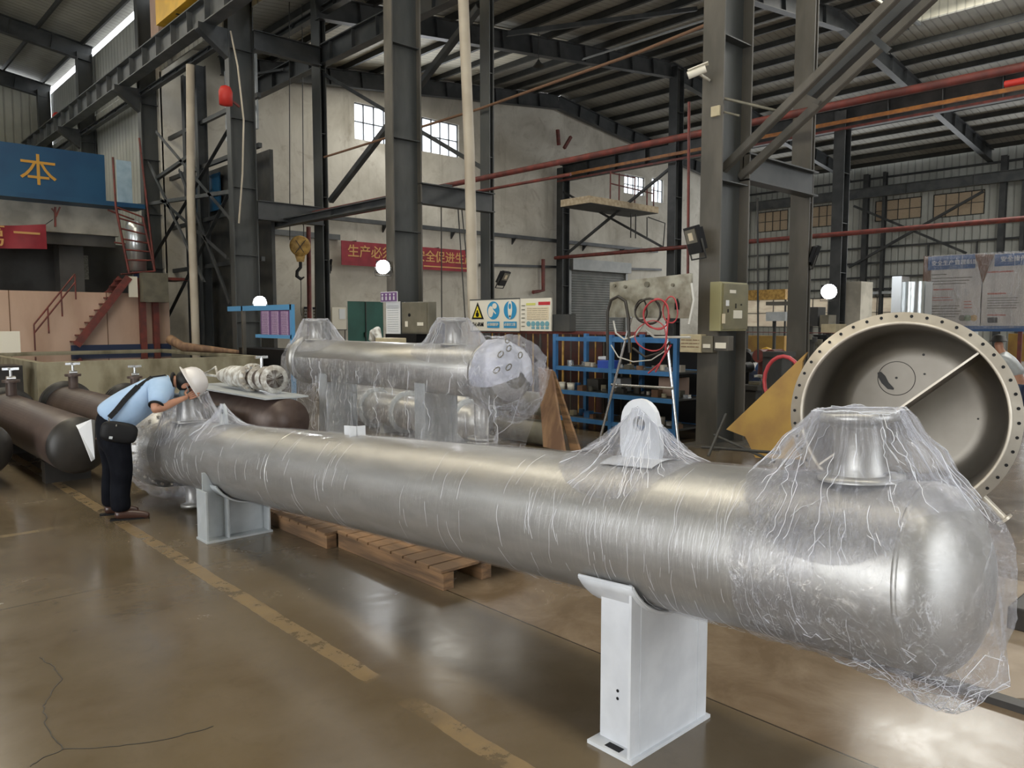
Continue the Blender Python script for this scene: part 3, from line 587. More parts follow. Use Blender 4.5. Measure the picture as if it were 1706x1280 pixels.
# far end: enlarged flange pair and covered bonnet
mb = MB(TV); mb.lathe([(R, 3.98), (R+.02, 4.02), (R+.02, 4.24), (R+.075, 4.25), (R+.075, 4.30), (.01, 4.30)], 96, 'y'); mb.lathe([(.01, 4.32), (R+.075, 4.32), (R+.075, 4.37), (R, 4.37), (R, 4.50)], 96, 'y'); mb.lathe([(R, 4.50)]+dish(R, 4.50, 1)+[], 96, 'y'); mb.build('end_flange', M_silver, vessel)
for i in range(24):
    a = 2*PI*i/24; MB(TV).cyl((math.cos(a)*(R+.045), 4.22, math.sin(a)*(R+.045)), (math.cos(a)*(R+.045), 4.40, math.sin(a)*(R+.045)), .012, 8).build('flange_bolt', M_stain, vessel)
def nozzle(s_, r, h, rf, tf, m, ang=0, name='nozzle', parent=vessel, T=TV, Rb=R, holes=0, blind=True):
    Q = T @ Matrix.Translation((0, s_, 0)) @ Matrix.Rotation(ang, 4, 'Y')
    mb = MB(Q); mb.lathe([(r+.018, Rb*.97), (r+.004, Rb+.03), (r, Rb+.05), (r, Rb+h-tf*2), (rf*.8, Rb+h-tf*1.2), (rf, Rb+h-tf), (rf, Rb+h), (.001 if blind else r*.85, Rb+h)], 48, 'z')
    mb.lathe([(r+.05, Rb*.985), (r+.05, Rb+.006), (r+.01, Rb+.012)], 48, 'z')
    o = mb.build(name, m, parent)
    if holes:
        for i in range(holes):
            a = 2*PI*i/holes; k = (r+rf)/2+.01; MB(Q).cyl((k*math.cos(a), k*math.sin(a), Rb+h-tf-.012), (k*math.cos(a), k*math.sin(a), Rb+h+.014), .008, 8).build('flange_bolt', M_stain, o)
    return o
sN = -2.045
nozzle(sN, .074, .20, .112, .024, M_silver, 0, 'near_nozzle')
nozzle(3.66, .105, .24, .135, .026, M_silver, 0, 'far_nozzle')
nozzle(3.68, .066, .185, .11, .02, M_silver, PI, 'lower_nozzle')
nozzle(3.40, .028, .155, .05, .016, M_lgrey, PI, 'small_drain_nozzle')
MB(TV).cyl((.0, 3.40, -R-.10), (0, 3.40, -R-.15), .03, 16).build('green_plug', mat('green_plug', (.02, .30, .22), None, .4), vessel)
# lifting lug near, small one far, name bracket
def lug(s_, wid, hgt, t, hole, name, m):
    half = wid/2; zc = R+hgt-half; pts = [(0, s_-half-.012, R-.01), (0, s_-half-.006, zc-.03)]
    pts += [(0, s_-half*math.cos(a), zc+half*math.sin(a)) for a in [PI*i/16 for i in range(17)]] + [(0, s_+half+.006, zc-.03), (0, s_+half+.012, R-.01)]
    ring = [(0, s_-hole*math.cos(2*PI*i/24), zc-.01+hole*math.sin(2*PI*i/24)) for i in range(24)]
    mb = MB(TV); n = len(pts)
    # plate with a round hole: bridge outline to hole by angular sectors
    c = Vector((0, s_, zc-.01)); outl = []
    for i in range(24):
        a = 2*PI*i/24; d = Vector((0, -math.cos(a), math.sin(a))); best = None
        for k in range(n):
            p, q = Vector(pts[k]), Vector(pts[(k+1) % n]); e = q-p; den = d.y*e.z-d.z*e.y
            if abs(den) < 1e-9: continue
            w_ = p-c; tt = (w_.y*e.z-w_.z*e.y)/den; uu = (w_.y*d.z-w_.z*d.y)/den
            if tt > 0 and -1e-6 <= uu <= 1+1e-6 and (best is None or tt < best): best = tt
        outl.append(c+d*best)
    for sx in (-t/2, t/2): mb.add([Vector(p)+Vector((sx, 0, 0)) for p in ring+[tuple(o) for o in outl]], [(i, (i+1) % 24, 24+(i+1) % 24, 24+i) for i in range(24)])
    for loop in (ring, outl): mb.add([Vector(p)+Vector((sx, 0, 0)) for sx in (-t/2, t/2) for p in loop], [(i, (i+1) % 24, 24+(i+1) % 24, 24+i) for i in range(24)])
    o = mb.build(name, m, vessel)
    MB(TV).grid([[((R+.007)*math.sin(a), s_+y_, (R+.007)*math.cos(a)) for a in [(-.38+.76*j/12) for j in range(13)]] for y_ in (-wid*.72, wid*.72)]).build('pad_plate', m, o)
    return o
lug(-1.205, .175, .235, .024, .030, 'lifting_lug', M_white); lug(2.92, .10, .16, .02, .02, 'far_lifting_lug', M_lgrey)
mb = MB(TV); mb.box((-.012, .90, R-.01), (-.004, .90+.14, R+.055)); mb.box((-.055, .90, R-.01), (.05, .908, R+.055)); mb.build('name_bracket', M_white, vessel)
# saddles: end plates, web, base plate, rolled cradle
def saddle(y0, y1, x0, x1, webmid, name, m, ztop, label=None):
    sd = MB(); sd.box((x0-.006, y0-.012, 0), (x1+.012, y1+.012, .014)); base = sd.build(name, m, vessel)
    t_ = .012
    def zc(x, y):   # underside of the vessel above the point x, y
        c = 2.38+(y-3)*YW; zc0 = .7216-(y-3)*math.tan(TL); d = abs(x-c); return zc0-math.sqrt(max(R*R*1.015-d*d, .002))
    ins = 0 if webmid else .055
    mb = MB(); mb.prism([(x0+ins, y0, .014), (x0+ins, y1, .014), (x0+ins, y1, ztop[0]), (x0+ins, y0, ztop[0])], (t_, 0, 0)); mb.build('end_plate', m, base)
    mb = MB(); mb.prism([(x1-t_-ins, y0, .014), (x1-t_-ins, y1, .014), (x1-t_-ins, y1, ztop[1]), (x1-t_-ins, y0, ztop[1])], (t_, 0, 0)); mb.build('end_plate', m, base)
    yw = (y0+y1)/2 if webmid else y0+.002
    e0 = t_ if webmid else 0; top = [(x0+e0+(x1-x0-2*e0)*i/20) for i in range(21)]
    mb = MB(); mb.prism([(x0+e0, yw, .014)]+[(x1-e0, yw, .014)]+[(x, yw, zc(x, yw)-.002) for x in top[::-1]], (0, t_, 0)); mb.build('web_plate', m, base)
    if webmid:
        mb = MB()
        for x in (x0+.16, ): mb.prism([(x, y0+.01, .014), (x, y1-.01, .014), (x, y1-.01, zc(x, y1)-.0), (x, y0+.01, zc(x, y0))], (t_, 0, 0))
        mb.build('rib_plate', m, base)
    else:
        xr = x0+.24; mb = MB(); mb.prism([(x0+t_, yw-.001, .34), (xr, yw-.003, .50), (x0+t_, yw-.003, .50)], (0, .003, 0))
    # cradle, its rim flared where it leaves the shell
    rows = []
    for s_ in [(y0-3)-.01+(y1-y0+.07)*i/4 for i in range(5)]:
        r_ = []
        for j in range(33):
            a = math.radians(-118+196*j/32) if False else math.radians(118-236*j/32)
            fl = max(0, abs(a)/math.radians(118)-.86)*1.0; rr = R+.017
            if abs(a) > math.radians(64): continue
            r_.append((-rr*math.sin(a), s_, -rr*math.cos(a)))
        rows.append(r_)
    rim = [Vector(r_[0]) for r_ in rows]; MB(TV).tube([rim[0]]+rim[1:]+[], .007, 8).build('weld_bead', m, base); MB(TV).tube([Vector(p) for p in rows[0][:9]], .005, 8).build('weld_bead', m, base)
    cr = MB(TV).grid(rows).build('cradle', m, base); so = cr.modifiers.new('solid', 'SOLIDIFY'); so.thickness = .009
    return base
s1 = saddle(1.67, 1.86, 2.13, 2.62, False, 'near_saddle', M_white, (.655, .58))
s1['label'] = 'tall white saddle'
for z_ in (.19, .22): MB().cyl((2.183, 1.775, z_), (2.186, 1.775, z_), .006, 12).build('bolt_hole', M_black, s1)
MB().box((2.140, 1.73, .0142), (2.172, 1.80, .0150)).build('slot', M_black, s1)
s2 = saddle(5.50, 5.68, 2.09, 2.575, True, 'far_saddle', M_lgrey, (.375, .36))
# flared lip of the cradle showing on the camera side of the near saddle
mb = MB(TV); rows = []
for s_ in (-1.38, -1.28, -1.18, -1.09):
    rows.append([(-(R+.006+.030*k)*math.sin(math.radians(64-4*k)) - .010*k, s_, -(R+.006)*math.cos(math.radians(64-2*k))+.016*k) for k in (0, 1, 2)])
def creases(paths, r_, parent, name='film_creases'):
    mb = MB()
    for p_ in paths: mb.tube(p_, r_, 4, False)
    o = mb.build(name, M_crease, parent); o['kind'] = 'stuff'; return o
# clear film ------------------------------------------------------
def wrinkle(p, amp, f): return noise.noise_vector(Vector(p)*f)*amp
def push_out(p, rmin, T=TV, Ti=TV.inverted(), smin=-2.25, s_max=9):
    q = Ti @ Vector(p); s_ = q.y; rho = math.hypot(q.x, q.z)
    if s_ < smin:   # over the dished head: keep outside the ellipsoid
        k = (rho/rmin)**2+((s_-smin)/(rmin*.5+.01))**2
        if k < 1:
            k = 1/math.sqrt(max(k, 1e-4)); q.x *= k; q.z *= k; q.y = smin+(s_-smin)*k
    elif rho < rmin: k = rmin/max(rho, 1e-4); q.x *= k; q.z *= k
    return T @ q
rows = []
for i in range(150):
    s_ = -2.02+i*(6.2/149); row = []
    for j in range(72):
        a = 2*PI*j/72; rr = R+.006+.004*abs(noise.noise(Vector((s_*6, math.sin(a)*2, math.cos(a)*2))))+.006*max(0, noise.noise(Vector((s_*1.5, math.sin(a), math.cos(a)+5))))
        row.append((rr*math.cos(a), s_, rr*math.sin(a)))
    rows.append(row)
MB(TV).grid(rows, True, True).build('film_wrap', M_film_wrap, vessel)
cr_ = random.Random(21); cp = []
for _ in range(210):
    s_ = cr_.choice([cr_.gauss(-1.1, .35), cr_.gauss(-1.75, .25), cr_.gauss(1.2, .5), cr_.gauss(3.3, .4), cr_.uniform(-2, 3.9)])
    if not -2.1 < s_ < 4.0: continue
    a0 = math.radians(cr_.uniform(-100, 40)); a1 = a0+math.radians(cr_.uniform(6, 45)); sl = cr_.uniform(-.06, .06); 
    cp.append([TV @ Vector((-(R+.0105)*math.cos(a), s_+sl*(a-a0)+.003*math.sin(a*14), (R+.0105)*math.sin(a))) for a in [a0+(a1-a0)*i/9 for i in range(10)]])
creases(cp, .0006, vessel)
def tent(name, top, bot, m, parent, sag=.0, nrow=22, amp=.012, fr=9, T=TV, rmin=R+.010, seed=0, clamp=True, cap=True, smin=-2.25, pleat=.011):
    """film stretched from a loop of points (top) down to a loop on the body (bot)"""
    Ti = T.inverted(); m0 = len(top); K = 5; rr_ = random.Random(seed+1); n = m0*K
    top = [Vector(top[i]).lerp(Vector(top[(i+1) % m0]), k/K) for i in range(m0) for k in range(K)]; bot = [Vector(bot[i]).lerp(Vector(bot[(i+1) % m0]), k/K) for i in range(m0) for k in range(K)]
    ct = sum(top, Vector())/n; ph = [rr_.gauss(0, 1) for _ in range(n)]; ph = [(ph[i-1]+ph[i]*2+ph[(i+1) % n])/3 for i in range(n)]; dr = rr_.uniform(-.5, .5)
    rows = []
    for i in range(nrow+1):
        t_ = i/nrow; row = []
        for k in range(n):
            p = Vector(top[k]).lerp(Vector(bot[k]), t_); cen = sum((Vector(q) for q in (top[k], bot[k])), Vector())/2
            p += wrinkle((p.x+seed, p.y, p.z), amp*math.sin(PI*min(t_+.12, 1))*1.0, fr)
            p += Vector((0, 0, -sag*math.sin(PI*t_))); ov = (p-ct); ov.z = 0
            kk = int(k+dr*12*t_) % n; p += ov.normalized()*ph[kk]*pleat*math.sin(PI*min(.92, t_+.18))**.7
            if clamp: p = push_out(p, rmin, T, Ti, smin)
            row.append(p)
        rows.append(row)
    cp = []
    for _ in range(int(26+n/10)):
        k = rr_.randrange(n); i0 = rr_.randrange(0, max(1, nrow-6)); i1 = min(nrow, i0+rr_.randrange(5, nrow)); kk = k
        pth = []
        for i in range(i0, i1+1):
            if rr_.random() < .35: kk += rr_.choice((-1, 1))
            q = rows[i][kk % n]; pth.append(q+(q-ct).normalized()*.0012)
        cp.append(pth)
    if cap: cp.append([rows[0][k] for k in range(n)]+[rows[0][0]])
    creases(cp, .0011 if n < 220 else .0009, parent)
    mb = MB(); mb.grid(rows, True, True)
    if cap: mb.add([Vector(p) for p in top], [tuple(range(n))], False)
    return mb.build(name, m, parent)
def loop_top(T, s_, r, h, n=40, wob=.0): return [T @ Vector(((r+wob*rnd.random())*math.sin(2*PI*k/n), s_-(r+wob*rnd.random())*math.cos(2*PI*k/n), h+wob*(rnd.random()-.3))) for k in range(n)]
def loop_body(T, s_, ds1, ds2, ang, R_, n=40):
    """footprint on the vessel: ds1 towards -s, ds2 towards +s, ang = half width around the shell"""
    out = []
    for k in range(n):
        a = 2*PI*k/n; u = math.sin(a)*ang; dsv = -math.cos(a)*(ds1 if math.cos(a) > 0 else ds2)
        out.append(T @ Vector(((R_+.010)*math.sin(u), s_+dsv, (R_+.010)*math.cos(u))))
    return out
top = loop_top(TV, sN, .120, R+.206, 48, .010)
bot = []
for k in range(48):
    a = 2*PI*k/48; u = math.sin(a)*1.35; c_ = math.cos(a); s_ = sN+(-c_)*(.31 if c_ > 0 else .34)
    if s_ < -2.25: f_ = math.sqrt(max(0.02, 1-((s_+2.25)/(R*.5+.02))**2)); bot.append(TV @ Vector(((R+.012)*f_*math.sin(u), s_, (R+.012)*f_*math.cos(u*.8))))
    else: bot.append(TV @ Vector(((R+.012)*math.sin(u), s_, (R+.012)*math.cos(u))))
tent('film_tent', top, bot, M_film_tent, vessel, .0, 26, .020, 11)
# lug film: a ridge over the plate
def ridge_loop(s_, w_, t_, h, n=40): return [TV @ Vector((t_*math.sin(2*PI*k/n), s_-w_*math.cos(2*PI*k/n), h-abs(math.cos(2*PI*k/n))*.075)) for k in range(n)]
tent('film_tent', ridge_loop(-1.205, .092, .018, R+.205), loop_body(TV, -1.205, .26, .36, 1.0, R, 40), M_film_tent, vessel, .02, 20, .010, 12, seed=3)
tent('film_tent', loop_top(TV, 3.66, .148, R+.245, 40, .01), loop_body(TV, 3.66, .42, .34, 1.25, R, 40), M_film_tent, vessel, .0, 20, .018, 10, seed=5)
tent('film_tent', ridge_loop(2.92, .03, .014, R+.165), loop_body(TV, 2.92, .42, .40, .95, R, 40), M_film_tent, vessel, .02, 16, .010, 9, seed=9)
# bag over the near head, its loose end hanging below
rows = []
for i in range(30):
    s_ = -1.75-i*.0230; t_ = i/29; row = []
    for j in range(96):
        a = 2*PI*j/96; ds_ = max(0, -2.25-s_); base = R*math.sqrt(max(0, 1-(ds_/(R*.5))**2)) if ds_ < R*.5 else 0
        ca, sa = math.cos(a), math.sin(a)
        rr = max(base+.010+.012*t_, (R+.020)*(1-.50*max(0, (t_-.76)/.24)**1.7)) if t_ > .5 else base+.010+.010*t_
        x = rr*ca; z = rr*sa
        if sa < -.45 and t_ > .35: k = (t_-.35)/.65; q_ = ((-sa-.45)/.55); z -= .115*k*q_**2; x *= 1-.30*k*q_
        p = Vector((x, s_, z)); am = .004+.012*t_; p += wrinkle(p, am*(1 if sa > -.5 else 2.0), 11)+wrinkle(p+Vector((3, 3, 3)), .005 if sa > -.5 else .012, 34)
        row.append(push_out(TV @ p, R+.009) if z > -R*1.04 else TV @ p)
    rows.append(row)
cp = []
for _ in range(70):
    i = cr_.randrange(4, 27); j = cr_.randrange(96); p_ = []
    if cr_.random() < .5: j = 66+cr_.randrange(14); i = cr_.randrange(16, 29)
    for _k in range(cr_.randrange(3, 8)):
        p_.append(rows[i][j % 96]); i = min(29, max(2, i+cr_.choice((-1, 1, 1)))); j += cr_.choice((-2, -1, 1, 2))
    cp.append(p_)
creases(cp, .0010, vessel)
mb = MB(); mb.grid(rows, True, True); mb.add([p for p in rows[-1]], [tuple(range(96))]); mb.build('film_bag', M_film_bag, vessel)
# bag over the far flange
rows = []
for i in range(18):
    s_ = 3.80+i*.052; row = []
    for j in range(64):
        a = 2*PI*j/64; ca, sa = math.cos(a), math.sin(a); rr = R+.03+(.07 if 4.1 < s_ < 4.55 else .03)
        x, z = rr*ca, rr*sa
        if sa < -.4: z -= .06*((-sa-.4)/.6)
        p = Vector((x, s_, z)); p += wrinkle(p, .045, 9)+wrinkle(p*2.2, .022, 11); row.append(push_out(TV @ p, R+.012))
    rows.append(row)
mb = MB(); mb.grid(rows, True, True); mb.add([p for p in rows[-1]], [tuple(range(64))]); mb.build('film_bag', M_film_bag, vessel)
# loose film curtain from the far end down over the lower nozzle
rows = []
for i in range(12):
    z = .30-i*.022; row = []
    for j in range(28):
        a = PI*.55+PI*1.1*j/27; rr = .17-.006*i; p = Vector((2.42+rr*math.cos(a)*.8, 6.72+rr*math.sin(a)*1.5, z)); row.append(p+wrinkle(p, .025, 12))
    rows.append(row)
MB().grid(rows).build('film_curtain', M_film_bag, vessel)

# ------------------------------------------------------------------ wrapped exchanger standing behind (silver)
V2X = 5.0; R2 = .265; Z2 = 1.105
T2 = frame_at((V2X, 7.6, Z2), (0, 1, 0))
ex = thing('wrapped_exchanger', (V2X, 7.6, 0), 'shorter silver exchanger hung with clear film, on tall legs behind the long vessel', 'heat exchanger')
MB(T2).lathe([(.001, -2.26), (R2*.6, -2.26), (R2, -2.20), (R2, 1.95), (.001, 1.95)], 72, 'y').build('shell', M_silver, ex)
mb = MB(T2); mb.lathe([(R2, -1.90), (R2+.055, -1.91), (R2+.055, -1.95), (R2, -1.96)], 72, 'y'); mb.lathe([(R2, -1.98), (R2+.055, -1.98), (R2+.055, -2.02), (R2, -2.03)], 72, 'y'); mb.lathe([(R2, 1.72), (R2+.055, 1.73), (R2+.055, 1.80), (R2, 1.81)], 72, 'y'); mb.build('flange', M_silver, ex)
for s_, nm in ((-1.30, 'near_nozzle'), (1.60, 'far_nozzle')): nozzle(s_, .085, .26, .135, .024, M_silver, 0, nm, ex, T2, R2)
nz = nozzle(-1.75, .075, .42, .15, .025, M_silver, PI, 'lower_nozzle', ex, T2, R2)
MB(T2).lathe([(.075, -R2-.62), (.075, -R2-.46), (.15, -R2-.455), (.15, -R2-.43), (.001, -R2-.43)], 40, 'z', c=(0, -1.75, 0)).build('pipe_stub', M_silver, ex)
MB(T2).lathe([(R2+.03, -2.04)]+[((R2+.03)*math.cos(q), -2.10-(R2+.03)*.62*math.sin(q)) for q in [PI/2*i/12 for i in range(13)]], 64, 'y').build('dished_head', M_gbrown, ex)
rows = []; NA = 44
cov = [(-1.96, R2+.062), (-2.06, R2+.062), (-2.16, R2+.045), (-2.23, R2+.0), (-2.285, R2*.72), (-2.315, R2*.42), (-2.325, .03)]
def cvp(k, j):
    s_, r_ = cov[k]; a_ = math.radians(-22+232*j/NA); p = Vector((-r_*math.cos(a_), s_, r_*math.sin(a_)))
    p += wrinkle((p.x*6+3, p.y*6, p.z*6), .022, 1.5)+wrinkle((p.x*9, p.y*9+5, p.z*9), .012, 2.5); return p
for k in range(len(cov)): rows.append([cvp(k, j) for j in range(NA+1)])
cv = MB(T2).grid(rows, True).build('end_cover', M_wrapw, ex); sb = cv.modifiers.new('s', 'SUBSURF'); sb.levels = sb.render_levels = 2
for (k_, j_) in ((3, 12), (3.6, 16), (2.6, 19), (4, 9), (2.4, 26), (3.4, 6), (4.4, 20)):
    c_ = cvp(int(k_), j_)*1.03; c_.y = cov[int(k_)][0]-.05; nrm = Vector((c_.x*.6, -.25, c_.z*.6)).normalized(); u_ = nrm.orthogonal().normalized(); v_ = nrm.cross(u_)
    MB(T2).tube([c_+u_*.036*math.cos(q)+v_*.020*math.sin(q) for q in [2*PI*i/14 for i in range(15)]], .006, 6).build('chain_link', M_gbrown, cv)
rows = []
for i in range(14):
    s_ = -1.80-i*.052; row = []
    for j in range(56):
        q = 2*PI*j/56; rr = (R2+.095)*(1-.55*max(0, (i-9)/4)**1.6); p = Vector((rr*math.cos(q), s_, rr*math.sin(q)-(.10*max(0, -math.sin(q)) if i > 5 else 0))); row.append(T2 @ (p+wrinkle(p, .035, 7)+wrinkle(p, .014, 21)))
    rows.append(row)
cp = []
for _ in range(46):
    i = rnd.randrange(1, 12); j = rnd.randrange(56); p_ = []
    for _k in range(rnd.randrange(3, 8)): p_.append(rows[i][j % 56]); i = min(13, max(0, i+rnd.choice((-1, 1)))); j += rnd.choice((-1, 1))
    cp.append(p_)
creases(cp, .0018, ex)
MB().grid(rows, True, True).build('film_bag', M_film_bag, ex)
for s_, nm in ((-1.0, 'near_saddle'), (1.05, 'far_saddle')):
    mb = MB(); y = 7.6+s_
    mb.box((V2X-.22, y-.09, 0), (V2X-.205, y+.09, Z2-.13)); mb.box((V2X+.205, y-.09, 0), (V2X+.22, y+.09, Z2-.13)); mb.box((V2X-.205, y-.008, 0), (V2X+.205, y+.008, Z2-R2+.01)); mb.box((V2X-.25, y-.11, 0), (V2X+.25, y+.11, .015))
    mb.build(nm, M_lgrey, ex)
def drape(pts, rows_n, m, name, parent, amp=.03, fr=5):
    """a curtain of film: pts = [(top point, bottom point)]"""
    rows = []
    for i in range(rows_n+1):
        t_ = i/rows_n; rows.append([Vector(a).lerp(Vector(b), t_)+wrinkle(Vector(a).lerp(Vector(b), t_), amp*(.3+t_), fr) for a, b in pts])
    nn = len(pts); cp = []
    for _ in range(nn//2):
        k = rnd.randrange(nn); i0 = rnd.randrange(0, rows_n-4); q_ = []
        for i in range(i0, min(rows_n, i0+rnd.randrange(4, 14))):
            k = min(nn-1, max(0, k+rnd.choice((0, 0, 0, 1, -1)))); q_.append(rows[i][k])
        if len(q_) > 2: cp.append(q_)
    creases(cp, .0022, parent)
    return MB().grid(rows).build(name, m, parent)
M_film_hang = film_material('hanging_film', (3, 3, .5), .13, .85, 7, .06, .9, (.90, .92, 1.0), gloss=.66, sharp=.018)
loopA = [(V2X-R2-.03-(.06 if i < 4 else 0), 7.6-2.42+i*.134) for i in range(34)]
prs = [((V2X+.25, 9.63, 1.25), (V2X+.2, 9.75, .1)), ((V2X, 9.62, 1.32), (V2X, 9.78, .1)), ((V2X-.2, 9.62, 1.3), (V2X-.25, 9.78, .12))]
prs += [((x, y, Z2+.05), (x-.05+.03*math.sin(y*5), y, .12+.1*abs(math.sin(y*2.3)))) for x, y in loopA[::-1]]
prs += [((V2X-.33, 5.12, 1.1), (V2X-.22, 5.5, .15)), ((V2X, 5.02, 1.25), (V2X-.05, 5.45, .12)), ((V2X+.3, 5.06, 1.1), (V2X+.2, 5.5, .15))]
fine = []
for a, b in zip(prs, prs[1:]):
    for k in range(3): fine.append((Vector(a[0]).lerp(Vector(b[0]), k/3), Vector(a[1]).lerp(Vector(b[1]), k/3)))
drape(fine, 26, M_film_hang, 'film_curtain', ex, .045, 3.5)
tent('film_tent', loop_top(T2, 1.60, .15, R2+.27, 40, .012), [T2 @ Vector((.30*math.sin(2*PI*k/40), 1.60-math.cos(2*PI*k/40)*(.74 if math.cos(2*PI*k/40) > 0 else .50), .10+.06*abs(math.cos(2*PI*k/40)))) for k in range(40)], M_film_tent, ex, 0, 14, .02, 8, T2, R2+.01, 11, True, True, -1.9)
tent('film_tent', loop_top(T2, -1.30, .15, R2+.27, 40, .012), [T2 @ Vector((.30*math.sin(2*PI*k/40), -1.30-math.cos(2*PI*k/40)*(.66 if math.cos(2*PI*k/40) > 0 else .55), .08+.06*abs(math.cos(2*PI*k/40)))) for k in range(40)], M_film_tent, ex, 0, 14, .02, 8, T2, R2+.01, 12, True, True, -1.9)

# ------------------------------------------------------------------ open flanged shell
sh_d = Vector((.958, .262, -.07)).normalized()
sc_ = at(1498, 694, X=6.45)
TS = frame_at(sc_, sh_d); RS = .745
sh = thing('open_shell', (sc_.x, sc_.y, 0), 'large stainless drum lying open, with bolted rim and a dividing plate inside', 'vessel shell')
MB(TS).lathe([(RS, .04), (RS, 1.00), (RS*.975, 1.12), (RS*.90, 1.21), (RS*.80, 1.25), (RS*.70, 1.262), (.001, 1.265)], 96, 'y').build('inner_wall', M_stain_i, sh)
MB(TS).lathe([(RS+.015, .04), (RS+.015, 1.00), (RS*.99, 1.14), (RS*.91, 1.23), (RS*.72, 1.28), (.001, 1.285)], 96, 'y').build('outer_wall', M_stain, sh)
MB(TS).lathe([(RS-.005, .06), (RS-.005, -.01), (RS+.018, -.01), (RS+.018, 0), (RS+.092, 0), (RS+.092, .05), (RS, .05)], 128, 'y').build('flange_ring', M_stain, sh)
for i in range(46):
    a = 2*PI*i/46; k = RS+.06; MB(TS).cyl((k*math.cos(a), -.0015, k*math.sin(a)), (k*math.cos(a), .02, k*math.sin(a)), .0125, 14).build('bolt_hole', M_black, sh)
ca, sa = math.cos(math.radians(41)), math.sin(math.radians(41))
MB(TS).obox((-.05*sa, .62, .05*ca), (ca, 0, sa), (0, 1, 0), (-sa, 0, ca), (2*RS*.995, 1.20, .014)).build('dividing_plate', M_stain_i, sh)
MB(TS).obox((-.05*sa, .018, .05*ca), (ca, 0, sa), (0, 1, 0), (-sa, 0, ca), (2*RS*.985, .004, .016)).build('plate_edge', M_stain, sh)
mb = MB(TS); mb.lathe([(.157, 1.259), (.160, 1.256), (.163, 1.259)], 48, 'y', c=(-.15, 0, .31)); mb.build('scribed_ring', M_bdark, sh)
mb = MB(TS)
for (x, z, r_) in ((.07, .54, .012), (.085, .36, .010), (-.15, .315, .011), (.53, -.03, .009), (-.10, .60, .008), (.3, -.35, .01)): mb.cyl((x, 1.25, z), (x, 1.30, z), r_, 12)
mb.build('marks', M_bdark, sh)
MB(TS).prism([(-.315, 1.256, .36), (-.285, 1.256, .37), (-.245, 1.256, .33), (-.215, 1.256, .27), (-.165, 1.256, .215), (-.17, 1.256, .20), (-.22, 1.256, .205), (-.275, 1.256, .26), (-.31, 1.256, .32)], (0, .004, 0)).build('dark_stain', M_bdark, sh)
q = TS @ Vector((.56, .12, -.56)); e_ = TS @ Vector((.74, .12, -.74))
mb = MB(); mb.cyl(q, e_, .03, 20); d_ = (e_-q).normalized(); mb.cyl(e_, e_+d_*.02, .06, 24); mb.build('side_nozzle', M_stain, sh)
MB(TS).prism([(-.5, .15, -.78), (.5, .15, -.78), (.42, .15, -.60), (0, .15, -.765), (-.42, .15, -.60)], (0, .08, 0)).prism([(-.5, .95, -.78), (.5, .95, -.78), (.42, .95, -.60), (0, .95, -.765), (-.42, .95, -.60)], (0, .08, 0)).build('cradle', M_bdark, sh)
# ------------------------------------------------------------------ blue parapet, concrete gallery and room at the end of bay A
YG = 27.0
t = thing('gallery', (2.5, YG, 4.3), 'pale concrete gallery band under the blue parapet', 'gallery')
MB().box((-9.9, YG, 4.35), (7.75, YG+5, 5.24)).build('slab_edge', M_concw, t)
MB().box((-9.9, YG+3.0, 0), (9.0, YG+3.1, 4.35)).build('room_wall', mat('room_grey', (.13, .125, .12), (.09, .085, .08), .8, 0, 1), t)
MB().box((6.2, YG+.8, 0), (6.9, YG+1.5, 4.35)).build('pier', mat('room_grey', (.1,.1,.1)), t)
MB().box((-9.9, YG+.2, 4.0), (7.7, YG+.35, 4.35)).build('lintel', mat('room_grey', (.1,.1,.1)), t)
t = thing('blue_parapet', (3, YG-.1, 5.24), 'long dark blue parapet panel with a gold character above the gallery', 'panel')
MB().box((-9.9, YG-.25, 5.32), (7.35, YG-.10, 6.82)).build('panel', M_dblue, t)
MB().box((-9.9, YG-.9, 5.18), (8.3, YG-.05, 5.32)).build('walkway_edge', M_dblue, t)
cpos = at(64, 287, Y=YG-.27)
text('本', .98, cpos, '-y', M_gold, t, 'gold_character', 1.05)
tag(MB().box((7.68, YG-.3, 5.36), (8.12, YG-.24, 6.72)).build('glazed_panel', mat('pale_blue_glass', (.42, .56, .66), (.32, .45, .56), .3, 0, 3)), 'pale blue sheet hanging at the end of the blue parapet', 'panel')
t = thing('red_banner', (5, 26.0, 3.5), 'dark red cloth banner with gold lettering slung under the gallery', 'banner')
a = at(-150, 372, Y=26.2); b = at(76, 374, Y=26.2); c = at(79, 415, Y=26.2); d = at(-150, 412, Y=26.2)
rows = []
for i in range(9):
    u = i/8; l = a.lerp(d, u); r_ = b.lerp(c, u); rows.append([l.lerp(r_, k/20)+Vector((0, .04*math.sin(k*.9+u*2), -.05*math.sin(PI*k/20)*(1-u))) for k in range(21)])
MB().grid(rows).build('cloth', M_banner, t)
text('安全第', .72, at(11, 396, Y=26.12)+Vector((0, 0, 0)), '-y', M_banner_t, t, 'lettering', 1.0, 'RIGHT'); text('一', .72, at(45, 392, Y=26.12), '-y', M_banner_t, t, 'lettering', 1.0)
t = thing('ceiling_bracket', at(93, 345, Y=26.4), 'small rusty forked bracket hanging below the blue parapet', 'bracket')
MB().bar(at(92, 345, Y=26.4), at(92, 378, Y=26.4), .05, .05).bar(at(100, 345, Y=26.4), at(93, 362, Y=26.4), .04, .04).bar(at(86, 347, Y=26.4), at(92, 354, Y=26.4), .04, .04).build('fork', M_red, t)
MB().tube([at(76, 374, Y=26.2), at(88, 366, Y=26.4)], .012, 6).build('tie_wire', M_dark, t)
tag(MB().box((-9.9, 24.4, 0), (8.35, 24.5, 2.45)).build('plywood_hoarding', M_ply), 'pinkish plywood hoarding standing behind the tank', 'hoarding')
mb = MB()
